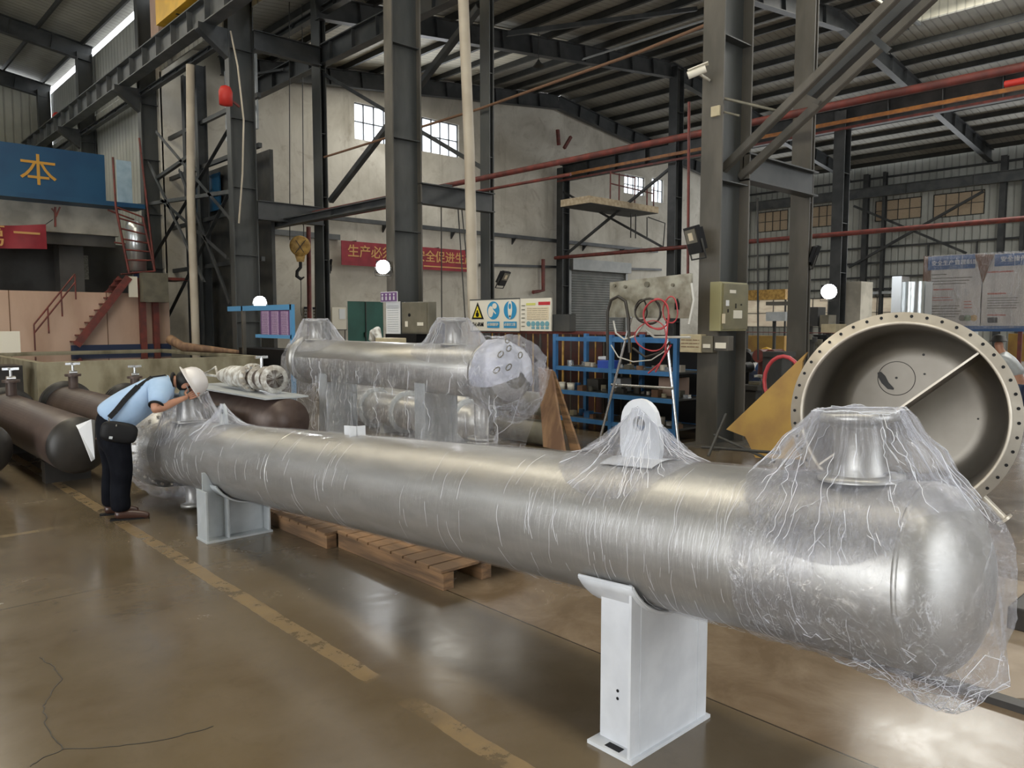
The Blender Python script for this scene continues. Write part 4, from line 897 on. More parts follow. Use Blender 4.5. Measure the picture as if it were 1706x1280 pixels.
for x in (-3, -.6, 1.8, 4.2, 6.6): mb.box((x-.01, 24.385, 0), (x+.01, 24.40, 2.45))
mb.build('sheet_joint', M_cardb, bpy.data.objects['plywood_hoarding'])
tag(MB().box((5.6, 24.2, 0), (8.3, 24.3, .95)).build('navy_board', M_navy), 'low navy board standing against the plywood at the stair foot', 'board')
tag(MB().box(*[tuple(v) for v in (at(520/4+0, 425, Y=29)-Vector((.0,0,0)), at(147, 466, Y=29.1))]).build('pale_louvre', mat('louvre', (.5, .48, .42), (.3, .28, .24), .6, 0, 20)), 'small pale louvre in the dark room under the gallery', 'louvre')  # plain box in a pale mottled colour
tag(MB().box((8.0, 26.3, 0), (8.25, 26.5, 4.4)).build('navy_screen', M_navy), 'dark navy screen behind the red stair cage', 'screen')
# red steel stair with landing and cage
t = thing('red_stair', (7.2, 25.2, 0), 'rusty red steel stair climbing to a caged landing at the blue parapet', 'stair')
p0, p1 = at(126, 578, Y=24.1), at(213, 462, Y=24.1); p0 = Vector((p0.x, 24.1, .95))
for dy, nm in ((0, 'stringer'), (.75, 'stringer')): MB().bar(p0+Vector((0, dy-.1, 0)), p1+Vector((0, dy-.1, 0)), .05, .2).build(nm, M_red, t)
for i in range(11):
    p = p0.lerp(p1, (i+.5)/11); MB().box((p.x-.14, 24.0, p.z), (p.x+.14, 24.75, p.z+.035)).build('tread', M_red, t)
mb = MB()
for k in (.55, 1.0): mb.tube([at(58, 572, Y=23.9)+Vector((0, 0, k*.5)), at(126, 487, Y=23.9)+Vector((0, 0, k*.5))], .022, 6)
for u in (0, .33, .66, 1): q = at(58, 572, Y=23.9).lerp(at(126, 487, Y=23.9), u); mb.tube([q-Vector((0, 0, .2)), q+Vector((0, 0, .5))], .02, 6)
mb.build('handrail', M_red, t)
MB().box((7.6, 23.9, p1.z-.05), (8.75, 25.0, p1.z+.03)).build('landing', M_red, t)
for q in ((258, 505), (237, 520)): b_ = at(*q, Y=24.2); MB().box((b_.x-.08, 24.1, 0), (b_.x+.08, 24.26, p1.z)).build('post', M_red, t)
cg = MB(); tl, tr, br, bl = at(193, 345, Y=24.3), at(238, 362, Y=24.3), at(258, 452, Y=24.3), at(215, 455, Y=24.3)
for u in (0, .16, .32, .48, .64, .8, 1): cg.tube([tl.lerp(bl, u), tr.lerp(br, u)], .025, 6)
for u in (0, 1): cg.tube([tl.lerp(tr, u), bl.lerp(br, u)], .035, 6)
for u in (0, .5, 1): cg.tube([tl.lerp(bl, u)+Vector((0, .8, 0)), tr.lerp(br, u)+Vector((0, .8, 0))], .025, 6)
cg.tube([at(188, 262, Y=24.3), tl], .03, 6); cg.tube([at(232, 230, Y=24.3), at(258, 452, Y=24.3)], .03, 6); cg.build('cage', M_red, t)
tag(MB().lathe([(.001, 0), (.27, .02), (.28, 1.25), (.2, 1.45), (.001, 1.5)], 28, 'z', c=tuple(at(228, 452, Y=24.7))).build('silver_drum', M_foil), 'upright silver drum standing on the red stair landing', 'drum')
c = at(259, 479, Y=23.8); tag(MB().box((c.x-.35, 23.75, c.z-.43), (c.x+.35, 24.09, c.z+.42)).build('grey_switch_box', M_gbrown), 'weathered grey switch box on red posts beside the stair', 'electrical box')
c = at(222, 478, Y=24.0); tag(MB().box((c.x-.12, 24.0, c.z-.3), (c.x+.12, 24.06, c.z+.3)).build('white_board', M_sign), 'small white board below the stair landing', 'board')
# concrete tank with black water
t = thing('concrete_tank', (5.7, 20.5, 0), 'stained concrete tank of dark water behind the man', 'tank')
X0, X1, YA, YB, HT, W = 3.42, 8.05, 17.5, 24.0, .80, .16
mb = MB(); mb.box((X0, YA, 0), (X1, YA+W, HT)); mb.box((X0, YB-W, 0), (X1, YB, HT)); mb.box((X0, YA+W, 0), (X0+W, YB-W, HT)); mb.box((X1-W, YA+W, 0), (X1, YB-W, HT)); mb.build('basin', M_conc, t)
MB().box((X0+W, YA+W, .55), (X1-W, YB-W, HT-.05)).build('water', M_water, t)
c = at(300, 577, Y=20.5); tag(MB().tube([at(284, 566, Y=20.9), at(305, 578, Y=20.3), at(400, 587, Y=19.6)], .10, 12, True, [.13, .12, .05]).build('timber_log', M_wood2), 'pale broken timber log lying across the tank', 'log')
c = at(10, 570, Y=17.0); tag(MB().box((c.x-.25, 16.95, c.z-.2), (c.x+.22, 17.0, c.z+.2)).build('cream_sign', M_sign), 'small cream sign board at the left end of the tank', 'sign')
MB().box((c.x-.25, 17.0, 0), (c.x-.19, 17.05, c.z+.2)).build('post', M_dark, bpy.data.objects['cream_sign'])
tag(MB().box((2.8, 17.6, 0), (3.2, 18.4, .75)).box((2.8, 17.58, .3), (3.1, 17.6, .5)).build('dark_cabinet', [M_bdark]), 'dark low cabinet at the tank corner', 'cabinet')
# yellow overhead crane of bay A, high at the top left
t = thing('overhead_crane', (7.9, 21.5, 9.75), 'bright yellow overhead crane end carriage on the runway rail', 'crane')
MB().box((7.72, 15.5, 9.77), (8.12, 22.8, 10.45)).build('end_carriage', M_dyel, t); MB().box((-9.5, 17.2, 10.2), (7.75, 17.8, 11.3)).build('bridge_girder', M_dyel, t)
for y in (16, 21.6): MB().cyl((7.83, y, 9.95), (8.02, y, 9.95), .19, 20).build('wheel', M_dark, t)
tag(MB().box((8.6, 25.2, 9.9), (8.9, 25.9, 11.9)).build('tan_duct', M_ply), 'tan upright duct above the runway beam at the top left', 'duct')
for (px_, py_, y_, lab) in ((376, 160, 19.5, 'near the drainpipe top'), (95, 198, 36.0, 'by the ribbed end wall')):
    c = at(px_, py_, X=8.2); t = thing('alarm_horn', c, 'small bright red hood on the column %s' % lab, 'horn'); MB().lathe([(.001, -.25), (.16, -.22), (.17, .1), (.12, .22), (.001, .27)], 20, 'z', c=tuple(c)).build('hood', M_bred, t); MB().bar(c, c+Vector((.35, 0, -.2)), .05, .05).build('arm', M_red, t)

# ------------------------------------------------------------------ brown primed vessels on the floor at the left
def brown(x, y0, y1, z, r, label, head=True, valve=True, flange=True):
    T = frame_at((x, y0, z), (0, 1, 0)); L = y1-y0
    t = thing('primed_vessel', (x, (y0+y1)/2, 0), label, 'pressure vessel')
    pr = dish(r, .12, -1, 10)[::-1] if head else [(.001, 0), (r, 0)]
    pr[0] = (.001, pr[0][1])
    MB(T).lathe(pr[:-1]+[(r, .14 if head else .02), (r, L), (.001, L)], 56, 'y').build('shell', M_brown, t)
    if head: MB(T).lathe([(q[0]*1.004, q[1]-.002) for q in pr if q[1] < .2], 56, 'y').build('dished_head', M_bdark, t)
    if flange:
        mb = MB(T); mb.lathe([(r, L-.02), (r+.07, L-.01), (r+.07, L+.03), (r, L+.035)], 56, 'y'); mb.lathe([(.001, L+.12), (r+.07, L+.11), (r+.07, L+.05), (r, L+.045)], 56, 'y'); mb.build('end_flange', M_bdark, t)
    if valve:
        for s_ in (L-.35,):
            mb = MB(T); mb.cyl((0, s_, r*.9), (0, s_, r+.16), .06, 20); mb.cyl((0, s_, r+.16), (0, s_, r+.19), .10, 24); n_ = mb.build('nozzle', M_brown, t)
            mb = MB(T); mb.cyl((0, s_, r+.19), (0, s_, r+.33), .018, 10); mb.bar((-.09, s_, r+.33), (.09, s_, r+.33), .03, .03); mb.bar((0, s_-.09, r+.33), (0, s_+.09, r+.33), .03, .03); mb.cyl((-.05, s_, r+.21), (.05, s_, r+.21), .03, 12); mb.build('valve', M_chrome, n_)
    for s_ in (.6, L-.7): MB(T).box((-r*.75, s_-.07, -z), (r*.75, s_+.07, -r*.72)).build('saddle', M_bdark, t)
    return t
brown(1.20, 8.55, 12.2, .40, .265, 'brown primed vessel cut by the left edge, dark round head towards the man', valve=False)
brown(1.93, 8.15, 11.7, .41, .275, 'brown primed vessel with a black dished head just left of the man')
brown(2.72, 8.35, 12.1, .43, .275, 'brown primed vessel with black head half hidden behind the man', True)
brown(3.45, 8.6, 11.9, .40, .25, 'brown primed vessel behind the leaning man\'s hard hat', True)
brown(4.12, 8.25, 10.8, .44, .27, 'plain brown vessel with a flat end between the man and the wrapped exchanger', False, False, False)
tag(MB().box((3.86, 8.3, .715), (4.4, 10.9, .735)).build('grey_plate', M_lgrey), 'thin grey plate lying on top of the flat-ended brown vessel', 'plate')
# small white wrapped exchanger with valves lying on the brown vessels
t = thing('valve_assembly', (4.15, 9.4, .74), 'small white and rusty valve assembly lying on the grey plate', 'valve')
TW = frame_at((4.15, 9.7, .90), at(356, 645, X=4.15)-at(452, 632, X=4.15)); TW = frame_at((4.15, 9.6, .90), (0, 1, -.02))
MB(TW).lathe([(.001, -.35), (.135, -.34), (.14, .25), (.09, .55), (.08, .6), (.001, .61)], 32, 'y').build('body', M_hivis, t)
MB(TW).lathe([(.001, -.95), (.11, -.95), (.11, -.35), (.001, -.35)], 32, 'y').build('middle_body', M_brown, t)
for s_, r_ in ((-.95, .17), (-.75, .15), (-.36, .18), (-.55, .15)): MB(TW).lathe([(.001, s_), (r_, s_), (r_, s_+.035), (.001, s_+.035)], 32, 'y').build('flange', M_hivis, t)
mb = MB(TW)
for i in range(14):
    a = 2*PI*i/14; mb.cyl((.155*math.cos(a), -.42, .155*math.sin(a)), (.155*math.cos(a), -.28, .155*math.sin(a)), .014, 8)
mb.build('flange_bolt', M_stain, t); MB(TW).cyl((0, -.6, .1), (0, -.6, .26), .02, 10).bar((-.08, -.6, .26), (.08, -.6, .26), .03, .03).build('valve_handle', M_chrome, t)
MB(TW).tube([(.0, .75, -.02), (.05, .95, .10), (-.05, 1.15, .0), (0, .7, -.02)], .018, 8).build('lifting_sling', M_hivis, t)

# ------------------------------------------------------------------ pallets, plates and boards on the floor
def pallet(x0, x1, y0, y1, zt, label, n):
    t = thing('timber_pallet', ((x0+x1)/2, (y0+y1)/2, 0), label, 'pallet')
    for i, x in enumerate((x0+.03, (x0+x1)/2, x1-.05)): MB().box((x-.03, y0, 0), (x+.05, y1, zt-.022)).build('bearer', M_wood, t, .003)
    for i in range(n):
        y = y0+(y1-y0)*i/n; MB().box((x0-.01, y+.006, zt-.02), (x1+.02, y+(y1-y0)/n-.008, zt+rnd.uniform(-.001, .002))).build('deck_board', M_wood, t, .003)
    return t
pallet(2.74, 3.40, 3.56, 4.78, .125, 'nearer rough timber pallet beneath the middle of the long vessel', 9)
pallet(2.66, 3.34, 4.80, 6.15, .115, 'farther rough timber pallet beside the short saddle', 10)
tag(MB().box((3.02, 3.50, .126), (3.5, 3.9, .14)).build('packing_sheet', M_cardb), 'dark sheet lying on the nearer pallet end', 'sheet')
tag(MB().prism([(3.66, .86, .012), (3.70, 3.3, .012), (5.4, 3.3, .012), (5.4, .5, .012), (4.2, .40, .012)], (0, 0, .012)).build('floor_plate', mat('floor_plate', (.26, .205, .15), (.36, .29, .22), .45, .3, 3, (1, 1, 1), .1, 8)), 'thin pale brown steel plate on the floor beyond the vessel head', 'plate')
tag(MB().box((3.59, -.5, 0), (3.66, 2.6, .03)).build('floor_rail', M_bdark), 'dark rust-brown flat rail set along the floor beside the steel plate', 'rail')
for i, (x0, x1, y0, y1, z0, z1, m_, lab) in enumerate(((4.5, 6.6, .2, 1.1, .02, .14, M_bdark, 'black flat plate stack at the right edge near the drum'), (5.3, 7.2, -.6, .35, .14, .30, M_bdark, 'dark bevelled slab on top of the plate stack at the right edge'),
     (7.6, 8.4, .4, 1.6, 0, .55, M_dark, 'dark crate behind the drum at the right edge'), (8.6, 9.6, .0, 1.2, 0, .95, M_dark, 'tall dark machine casing at the right edge behind the drum'))):
    tag(MB().box((x0, y0, z0), (x1, y1, z1)).build('steel_slab' if i < 2 else 'machine_casing', m_, None, .01), lab, 'slab' if i < 2 else 'machine')
# leaning brown boards by the wrapped exchanger
for k, (a, b, c, d, lab) in enumerate((((896, 612), (918, 617), (940, 752), (905, 745), 'wider brown board leaning beside the wrapped exchanger'), ((917, 616), (922, 620), (966, 752), (950, 750), 'narrow dark brown board leaning behind the wider one'))):
    x = 6.3+k*.12; P_ = [at(*q, X=x+(.25 if i > 1 else 0)*-1) for i, q in enumerate((a, b, c, d))]; P_[2].z = max(.0, P_[2].z)
    tag(MB().prism(P_, (.03, 0, 0)).build('leaning_board', M_wood2 if k == 0 else M_wood), lab, 'board')
# grey cylinders standing on the floor behind the exchanger
for i, (px_, py0, py1, w_, lab) in enumerate(((880, 652, 690, 40, 'upper'), (878, 694, 740, 44, 'lower'))):
    c = at(px_, (py0+py1)/2, X=7.0); T = frame_at(c, (0, 1, 0)); r_ = (py1-py0)/2*c.y*.0+.15+.01*i
    tag(MB(T).lathe([(.001, -.5), (r_, -.5), (r_, .5), (.001, .5)], 32, 'y').build('grey_roll', M_gbrown), 'grey steel roll stacked behind the leaning boards, %s one' % lab, 'roll')
for i, (x, y0, y1, z, r_, lab) in enumerate(((6.3, 7.4, 10.6, .32, .24, 'nearer'), (7.0, 8.0, 11.4, .34, .26, 'farther'))):
    T = frame_at((x, y0, z), (0, 1, 0)); t = thing('grey_vessel', (x, (y0+y1)/2, 0), 'low silver-grey vessel lying behind the wrapped exchanger\'s legs, %s of two' % lab, 'vessel')
    MB(T).lathe([(.001, 0), (r_, .03), (r_, y1-y0), (.001, y1-y0+.05)], 40, 'y').build('shell', M_silver, t)
    for s_ in (.2, .8, 1.6, 2.4): MB(T).lathe([(r_, s_), (r_+.06, s_), (r_+.06, s_+.04), (r_, s_+.04)], 40, 'y').build('flange', M_lgrey, t)
    for s_ in (.5, 2.0): MB(T).box((-r_*.7, s_-.05, -z), (r_*.7, s_+.05, -r_*.7)).build('saddle', M_lgrey, t)
# ------------------------------------------------------------------ yellow cut plate leaning behind the shell
P_ = [at(*q, X=7.3) for q in ((1322, 588), (1316, 604), (1318, 622), (1326, 640), (1336, 655), (1390, 700), (1400, 768), (1262, 762), (1248, 740), (1240, 728), (1207, 716))]
tag(MB().prism([p+Vector((.30*max(0, p.z)-.1, 0, 0)) for p in P_], (.03, 0, 0)).build('cut_plate', M_rusty), 'rusty yellow cut plate leaning on edge to the left of the open drum', 'plate')
tag(MB().tube([at(1305, 606, X=7.9)+Vector((0, .22*math.cos(a), .28*math.sin(a)-.2)) for a in [2*PI*i/20 for i in range(21)]], .022, 8).build('hose_coil', M_hose_r), 'red hose coil hanging behind the yellow cut plate', 'hose')
mb = MB()
for (a, b) in (((1170, 745), (1300, 755)), ((1190, 725), (1290, 770)), ((1210, 690), (1180, 760))): mb.tube([at(*a, X=6.9), at(*b, X=6.6)], .015, 8)
tag(mb.build('scrap_rods', M_dark), 'loose dark rods lying below the yellow cut plate', 'rods'); bpy.data.objects['scrap_rods']['kind'] = 'stuff'
# ------------------------------------------------------------------ boxes, lamps and camera on the columns
def lines(parent, X, y_hi, y_lo, z_hi, z_lo, n, m, t_=.35, name='writing', dash=0, face='-x', dx=-.004):
    """rows of small marks standing for lines of print too small to read"""
    mb = MB(); h = (z_hi-z_lo)/n
    for i in range(n):
        z = z_hi-h*(i+.5); y = y_hi
        while y > y_lo+.001:
            L_ = (y_hi-y_lo) if not dash else min(dash*rnd.uniform(.5, 1.3), y-y_lo); mb.box((X+dx, y-L_*.85, z-h*t_/2), (X+dx+.002, y, z+h*t_/2)); y -= L_
    return mb.build(name, m, parent)
def face_box(name, a, b, X, depth, m, label, cat, bevel=.006):
    """a box whose camera-side face spans the pixels a (upper left) to b (lower right) on the plane x = X"""
    p, q = at(*a, X=X), at(*b, X=X); t = thing(name, (X+depth/2, (p.y+q.y)/2, q.z), label, cat)
    MB().box((X, q.y, q.z), (X+depth, p.y, p.z)).build('body', m, t, bevel); return t, p, q
t = thing('electrical_cabinet', (8.7, 4.95, 1.5), 'olive electrical cabinet with stickers hung on the broad brown-grey column', 'cabinet')
p, q = at(1183, 470, X=8.30), at(1200, 552, X=8.30); r_ = at(1243, 552, Y=q.y)
MB().box((8.30, q.y, q.z), (8.30+max(.3, r_.x-8.30), p.y, p.z-.0)).build('body', M_olive_l, t, .006)
yf = q.y; xa, xb = 8.31, r_.x
MB().box((xa+.02, yf-.02, q.z+.02), (xb-.0, yf, p.z-.02)).build('door', M_olive, t, .004)
dr = bpy.data.objects['door'] if 'door' in bpy.data.objects else None
def on(px_, py_, w_, h_, m, name='sticker'): c = at(px_, py_, Y=yf-.022); return MB().box((c.x-w_/2, yf-.025, c.z-h_/2), (c.x+w_/2, yf-.0205, c.z+h_/2)).build(name, m, t)
on(1229, 524, .20, .10, M_sign); on(1205.5, 531, .07, .12, M_signy); on(1221, 486, .14, .04, M_sign); on(1212, 505, .07, .07, M_paper, 'dial'); on(1226, 510, .02, .06, M_black, 'switch'); on(1213, 518, .025, .04, M_black, 'switch'); on(1235, 508, .03, .02, M_black, 'switch')
t, p, q = face_box('junction_box', (1133, 557), (1167, 588), 8.33, .14, M_beige, 'cream junction box low on the cabinet column, leftmost of the three boxes', 'junction box'); lines(t, 8.33, p.y-.02, q.y+.02, p.z-.05, q.z+.05, 3, M_cardb, .2, 'slot', .08)
t, p, q = face_box('junction_box', (1169, 560), (1187, 588), 8.35, .12, M_gbrown, 'small grey junction box with a cream meter, middle of the three boxes', 'junction box'); MB().box((8.335, q.y+.03, q.z+.06), (8.35, p.y-.03, p.z-.1)).build('meter', M_sign, t)
t, p, q = face_box('junction_box', (1189, 560), (1213, 585), 8.34, .12, M_steel_b, 'grey junction box with a white label, rightmost of the three boxes', 'junction box'); MB().box((8.33, q.y+.03, q.z+.03), (8.34, p.y-.03, q.z+.10)).build('label_plate', M_sign, t)
t, p, q = face_box('conduit_box', (1184, 178), (1198, 192), 8.42, .06, M_beige, 'tiny cream conduit box high on the cabinet column', 'junction box')
t = thing('security_camera', at(1160, 122, X=8.2), 'white bullet security camera bracketed high on the cabinet column', 'camera')
a, b = at(1176, 114, X=8.1), at(1146, 126, X=8.0); d_ = (b-a).normalized(); MB().cyl(a, b, .045, 20).build('housing', M_sign, t); MB().cyl(b, b+d_*.02, .04, 20).build('lens', M_black, t); MB().bar(a+d_*-.03+Vector((0, 0, .05)), b+Vector((0, 0, .05)), .11, .012).build('hood', M_sign, t)
MB().tube([(a+b)/2, at(1176, 130, X=8.25), at(1182, 134, X=8.45)], .016, 8).build('bracket', M_sign, t)
def flood(c, aim, w_, h_, label, lit=False):
    c = Vector(c); T = frame_at(c, aim); t = thing('floodlight', c, label, 'floodlight')
    MB(T).box((-w_/2, -.06, -h_/2), (w_/2, 0, h_/2)).build('housing', M_black, t, .006)
    mb = MB(T)
    for k in range(7): mb.box((-w_*.4+k*w_*.13, -.11, -h_*.4), (-w_*.4+k*w_*.13+.012, -.06, h_*.4))
    mb.build('cooling_fins', M_black, t)
    if lit: MB(T).cyl((0, 0, 0), (0, .012, 0), w_*.5, 32).build('glass', M_lamp, t)
    else: MB(T).box((-w_*.40, 0, -h_*.10), (w_*.40, .006, h_*.40)).build('glass', M_gbrown, t)
    if not lit: MB(T).box((-w_*.16, .006, .0), (w_*.16, .010, h_*.28)).build('led_array', M_signy, t)
    MB(T).tube([(-w_/2-.02, -.03, 0), (-w_/2-.02, -.03, -h_*.7), (w_/2+.02, -.03, -h_*.7), (w_/2+.02, -.03, 0)], .012, 6).build('yoke', M_dark, t); return t
eye_dir = lambda c: (EYE-Vector(c))
c = at(1153, 401, X=8.2); flood(c, Vector((-.75, .45, -.25)), .36, .34, 'black unlit floodlight on the side of the cabinet column, facing left')
c = at(1357, 428, X=11.2); flood(c, Vector((.7, -.6, -.3)), .26, .30, 'small black floodlight on the slim column right of the cabinet column')
c = at(841, 465, X=10.8); flood(c, Vector((.3, -.8, -.45)), .30, .32, 'small black unlit floodlight on the column right of the drainpipe')
c = at(553, 442, X=11.9); flood(c, Vector((.8, -.5, -.1)), .34, .34, 'dark lamp housing on the hook column beside the red banner')
LL = []
for (px_, py_, x_, w_, lab) in ((638, 445, 8.25, .26, 'lit white work lamp on the broad dark column, brightest in the hall'), (433, 504, 8.25, .30, 'lit white work lamp over the blue notice frame'), (1381, 486, 26.0, .50, 'lit white work lamp far off by the window side')):
    c = at(px_, py_, X=x_); aim = (EYE-c); aim.z -= .4; t = flood(c, aim, w_, w_*.9, lab, True); LL.append((c, aim))
for c, aim in LL: spot('work_lamp', c+aim.normalized()*.06, c+aim, 40 if c.x < 20 else 150, 2.3)
t = thing('pendant_lamp', at(897, 105, Y=19), 'small dark pendant lamp hanging from the roof', 'lamp'); c = at(897, 108, Y=19); MB().lathe([(.03, .16), (.06, .10), (.20, -.04), (.19, -.05), (.001, .08)], 24, 'z', c=tuple(c)).build('shade', M_dark, t); MB().tube([c, c+Vector((0, 0, zB(c.x)-c.z-.1))], .014, 6).build('rod', M_dark, t)
# ------------------------------------------------------------------ crane hook
t = thing('hook_block', at(499, 412, Y=21), 'worn yellow crane hook block hanging on cables before the end wall', 'crane hook')
c = at(500, 410, Y=21); Q = frame_at(c, (EYE-c))
MB(Q).lathe([(.001, -.09), (.27, -.09), (.30, -.06), (.30, .06), (.27, .09), (.001, .09)], 36, 'y').build('sheave_case', M_hook, t)
MB(Q).bar((-.16, .10, .18), (.14, .10, -.2), .05, .02).bar((.12, .10, .16), (-.1, .10, -.18), .04, .02).build('stencil_bar', M_dark, t)
MB(Q).prism([(-.15, -.06, -.22), (.17, -.06, -.22), (.10, -.06, -.46), (-.10, -.06, -.46)], (0, .12, 0)).build('cheek_plate', M_hook, t)
MB(Q).tube([(0, 0, -.44), (0, 0, -.62), (.10, 0, -.74), (.11, 0, -.88), (0, 0, -.97), (-.10, 0, -.90)], .045, 12, True, [.05, .05, .05, .055, .045, .02]).build('hook', M_rub, t)
MB(Q).tube([(0, 0, -.9), (0, 0, -1.4), (.02, 0, -1.9), (0, 0, -2.05)], .012, 6).build('sling', M_dark, t)
# ------------------------------------------------------------------ hanging timber platform
t = thing('work_platform', (27, 23, 6.75), 'timber-edged work platform hanging before the end wall, railed in rusty tube', 'platform')
xa, xb, ya, yb, z0 = 24.9, 29.6, 22.0, 23.7, 6.62
MB().box((xa, ya, z0), (xb, yb, z0+.06)).build('deck', M_dark, t); MB().box((xa-.04, ya-.04, z0+.02), (xb, ya, z0+.30)).build('toe_board', M_board, t); MB().box((xa-.05, ya, z0+.02), (xa, yb, z0+.32)).build('end_board', M_board, t)
for k, x in enumerate((26.3, 26.9, 28.0, 28.9, 29.4)):
    MB().tube([(x, ya+.1, z0+.1), (x, ya+.1, z0+1.5-(.3 if k > 2 else 0))], .035, 6).build('rail_post', M_red, t)
MB().tube([(26.3, ya+.1, z0+1.0), (29.4, ya+.1, z0+.9)], .03, 6).build('guard_rail', M_red, t); MB().tube([(26.3, ya+.1, z0+1.45), (28.0, ya+.1, z0+1.45)], .03, 6).build('guard_rail', M_red, t)
for x in (28.0, 28.35): MB().tube([(x, ya+.3, z0-.1), (x, ya+.3, z0-1.2)], .03, 6).build('ladder_side', M_dark, t)
tag(MB().tube([at(1080, 362, Y=24), at(1108, 372, Y=24), at(1105, 412, Y=24)], .03, 6).tube([at(1078, 362, Y=24), at(1078, 395, Y=24)], .03, 6).build('hand_rail', M_dark), 'thin dark hand rail under the right end of the timber platform', 'rail')
for (a, b, lab) in (((929, 216), (931, 242), 'upright'), ((951, 228), (940, 247), 'slanted')): tag(MB().bar(at(*a, Y=26.2), at(*b, Y=26.2), .13, .13).build('wall_stub', M_red), 'short rusty stub bar high on the plaster wall, %s one' % lab, 'bar')
# ------------------------------------------------------------------ wall banner of gold characters
t = thing('wall_banner', (18.5, 26.15, 4.2), 'long red banner with gold characters on the plaster end wall', 'banner')
MB().box((15.35, 26.13, 3.78), (21.95, 26.16, 4.70)).build('cloth', M_banner, t)
text('生产必须安全安全促进生产', .50, (18.75, 26.12, 4.30), '-y', M_banner_t, t, 'lettering', 1.05, bold=.006)
lines(t, 0, .1, 0, .1, 0, 1, M_banner_t) if False else None
MB().box((19.2, 26.12, 3.90), (21.6, 26.13, 3.95)).build('small_print', M_banner_t, t)
for x in (16.0, 18.0, 20, 21.5): MB().box((x-.02, 26.13, 4.7), (x+.02, 26.6, 4.74)).build('hanger', M_dark, t)
# ------------------------------------------------------------------ foot of the lamp column: cabinet, notices
t, p, q = face_box('electrical_cabinet', (669, 504), (714, 557), 8.25, .18, M_gbrown, 'grey-brown electrical cabinet at the foot of the lamp column', 'cabinet')
MB().box((8.235, q.y+.03, q.z+.03), (8.25, p.y-.03, p.z-.03)).build('door', M_gbrown, t); c = at(677, 540, X=8.23); MB().box((8.228, c.y-.04, c.z-.05), (8.235, c.y+.04, c.z+.05)).build('sticker', M_sign, t); c = at(700, 540, X=8.23); MB().box((8.228, c.y-.09, c.z-.03), (8.235, c.y+.09, c.z+.03)).build('sticker', M_sign, t)
c = at(682, 525, X=8.23); MB().cyl((8.22, c.y, c.z), (8.235, c.y, c.z), .03, 16).build('knob', M_black, t)
t, p, q = face_box('paper_notice', (643, 503), (667, 558), 8.30, .01, M_paper, 'tall white paper notice left of the grey-brown cabinet', 'notice', 0); lines(t, 8.30, p.y-.05, q.y+.05, p.z-.06, q.z+.05, 12, M_lgrey, .25, 'writing', .05)
t, p, q = face_box('name_sign', (634, 487), (662, 503), 8.22, .01, M_paper, 'small purple name sign on the lamp column above the paper notice', 'sign', 0); MB().box((8.214, q.y+.012, q.z+.012), (8.22, p.y-.012, p.z-.012)).build('field', M_purple, t)
for i in range(4):
    y = p.y-.05-i*(p.y-q.y-.05)/4; w_ = .045; zc_ = (p.z+q.z)/2
    mb = MB()
    for (u0, u1, v0, v1) in ((0, 1, .8, 1), (.4, .6, 0, 1), (0, 1, .4, .55), (0, .2, 0, .5), (.8, 1, 0, .5)): mb.box((8.210, y-w_*u1, zc_-.06+.12*v0), (8.214, y-w_*u0, zc_-.06+.12*v1))
    mb.build('character', M_paper, t)
tag(MB().box((8.2, 11.4, 0), (8.8, 12.4, 1.38)).build('dark_bench', M_black), 'dark bench cabinet under the grey-brown cabinet', 'cabinet')
c = at(736, 548, X=8.9); t = thing('navy_jacket', c, 'dark blue jacket hanging right of the lamp column', 'jacket')
MB().tube([c+Vector((0, 0, .12)), c+Vector((0, 0, -.05)), c+Vector((0, 0, -.35)), c+Vector((0, 0, -.55))], .1, 10, True, [.10, .2, .19, .15]).build('cloth', M_navy, t)
c = at(626, 556, X=7.4); t = thing('cloth_bundle', c, 'pale cloth bundle and boxes sitting on top behind the wrapped exchanger', 'bundle')
MB().tube([c+Vector((0, .1, -.12)), c+Vector((0, .05, .02)), c+Vector((0, -.02, .06)), c+Vector((0, -.12, -.10))], .05, 10, True, [.07, .08, .08, .05]).build('cloth', M_hivis, t)
tag(MB().box((7.2, 8.6, 0), (7.9, 10.6, 1.20)).build('work_table', M_concw), 'pale work table behind the wrapped exchanger', 'table')
c = at(647, 572, X=7.4); tag(MB().box((7.3, c.y-.25, 1.2), (7.6, c.y+.25, 1.33)).build('cream_box', M_beige, None, .01), 'small cream box on the work table', 'box')
# warning signs
def zc_at(py_, X, px_=850): return at(px_, py_, X=X).z
t = thing('warning_board', (9.2, 10.2, 1.5), 'white safety board with a yellow triangle and two blue pictograms', 'sign')
p, q = at(783, 501, X=9.2), at(864, 552, X=9.2); MB().box((9.2, q.y, q.z), (9.23, p.y, p.z)).build('panel', M_sign, t)
MB().box((9.195, q.y, p.z), (9.235, p.y, p.z+.02)).box((9.195, q.y, q.z-.02), (9.235, p.y, q.z)).build('frame', M_dark, t)
W_ = p.y-q.y; H_ = p.z-q.z; yy = lambda u: p.y-W_*u; zz = lambda v: p.z-H_*v
MB().prism([(9.194, yy(.04), zz(.62)), (9.194, yy(.30), zz(.62)), (9.194, yy(.17), zz(.06))], (.004, 0, 0)).build('triangle_border', M_black, t)
MB().prism([(9.190, yy(.083), zz(.565)), (9.190, yy(.257), zz(.565)), (9.190, yy(.17), zz(.19))], (.004, 0, 0)).build('triangle', M_yel, t)
MB().cyl((9.186, yy(.17), zz(.47)), (9.190, yy(.17), zz(.47)), .045, 20).cyl((9.186, yy(.17), zz(.36)), (9.190, yy(.17), zz(.36)), .02, 16).build('symbol', M_black, t)
text('当心机械', .085, (9.194, yy(.17), zz(.80)), '-x', M_black, t, 'lettering', 1.0)
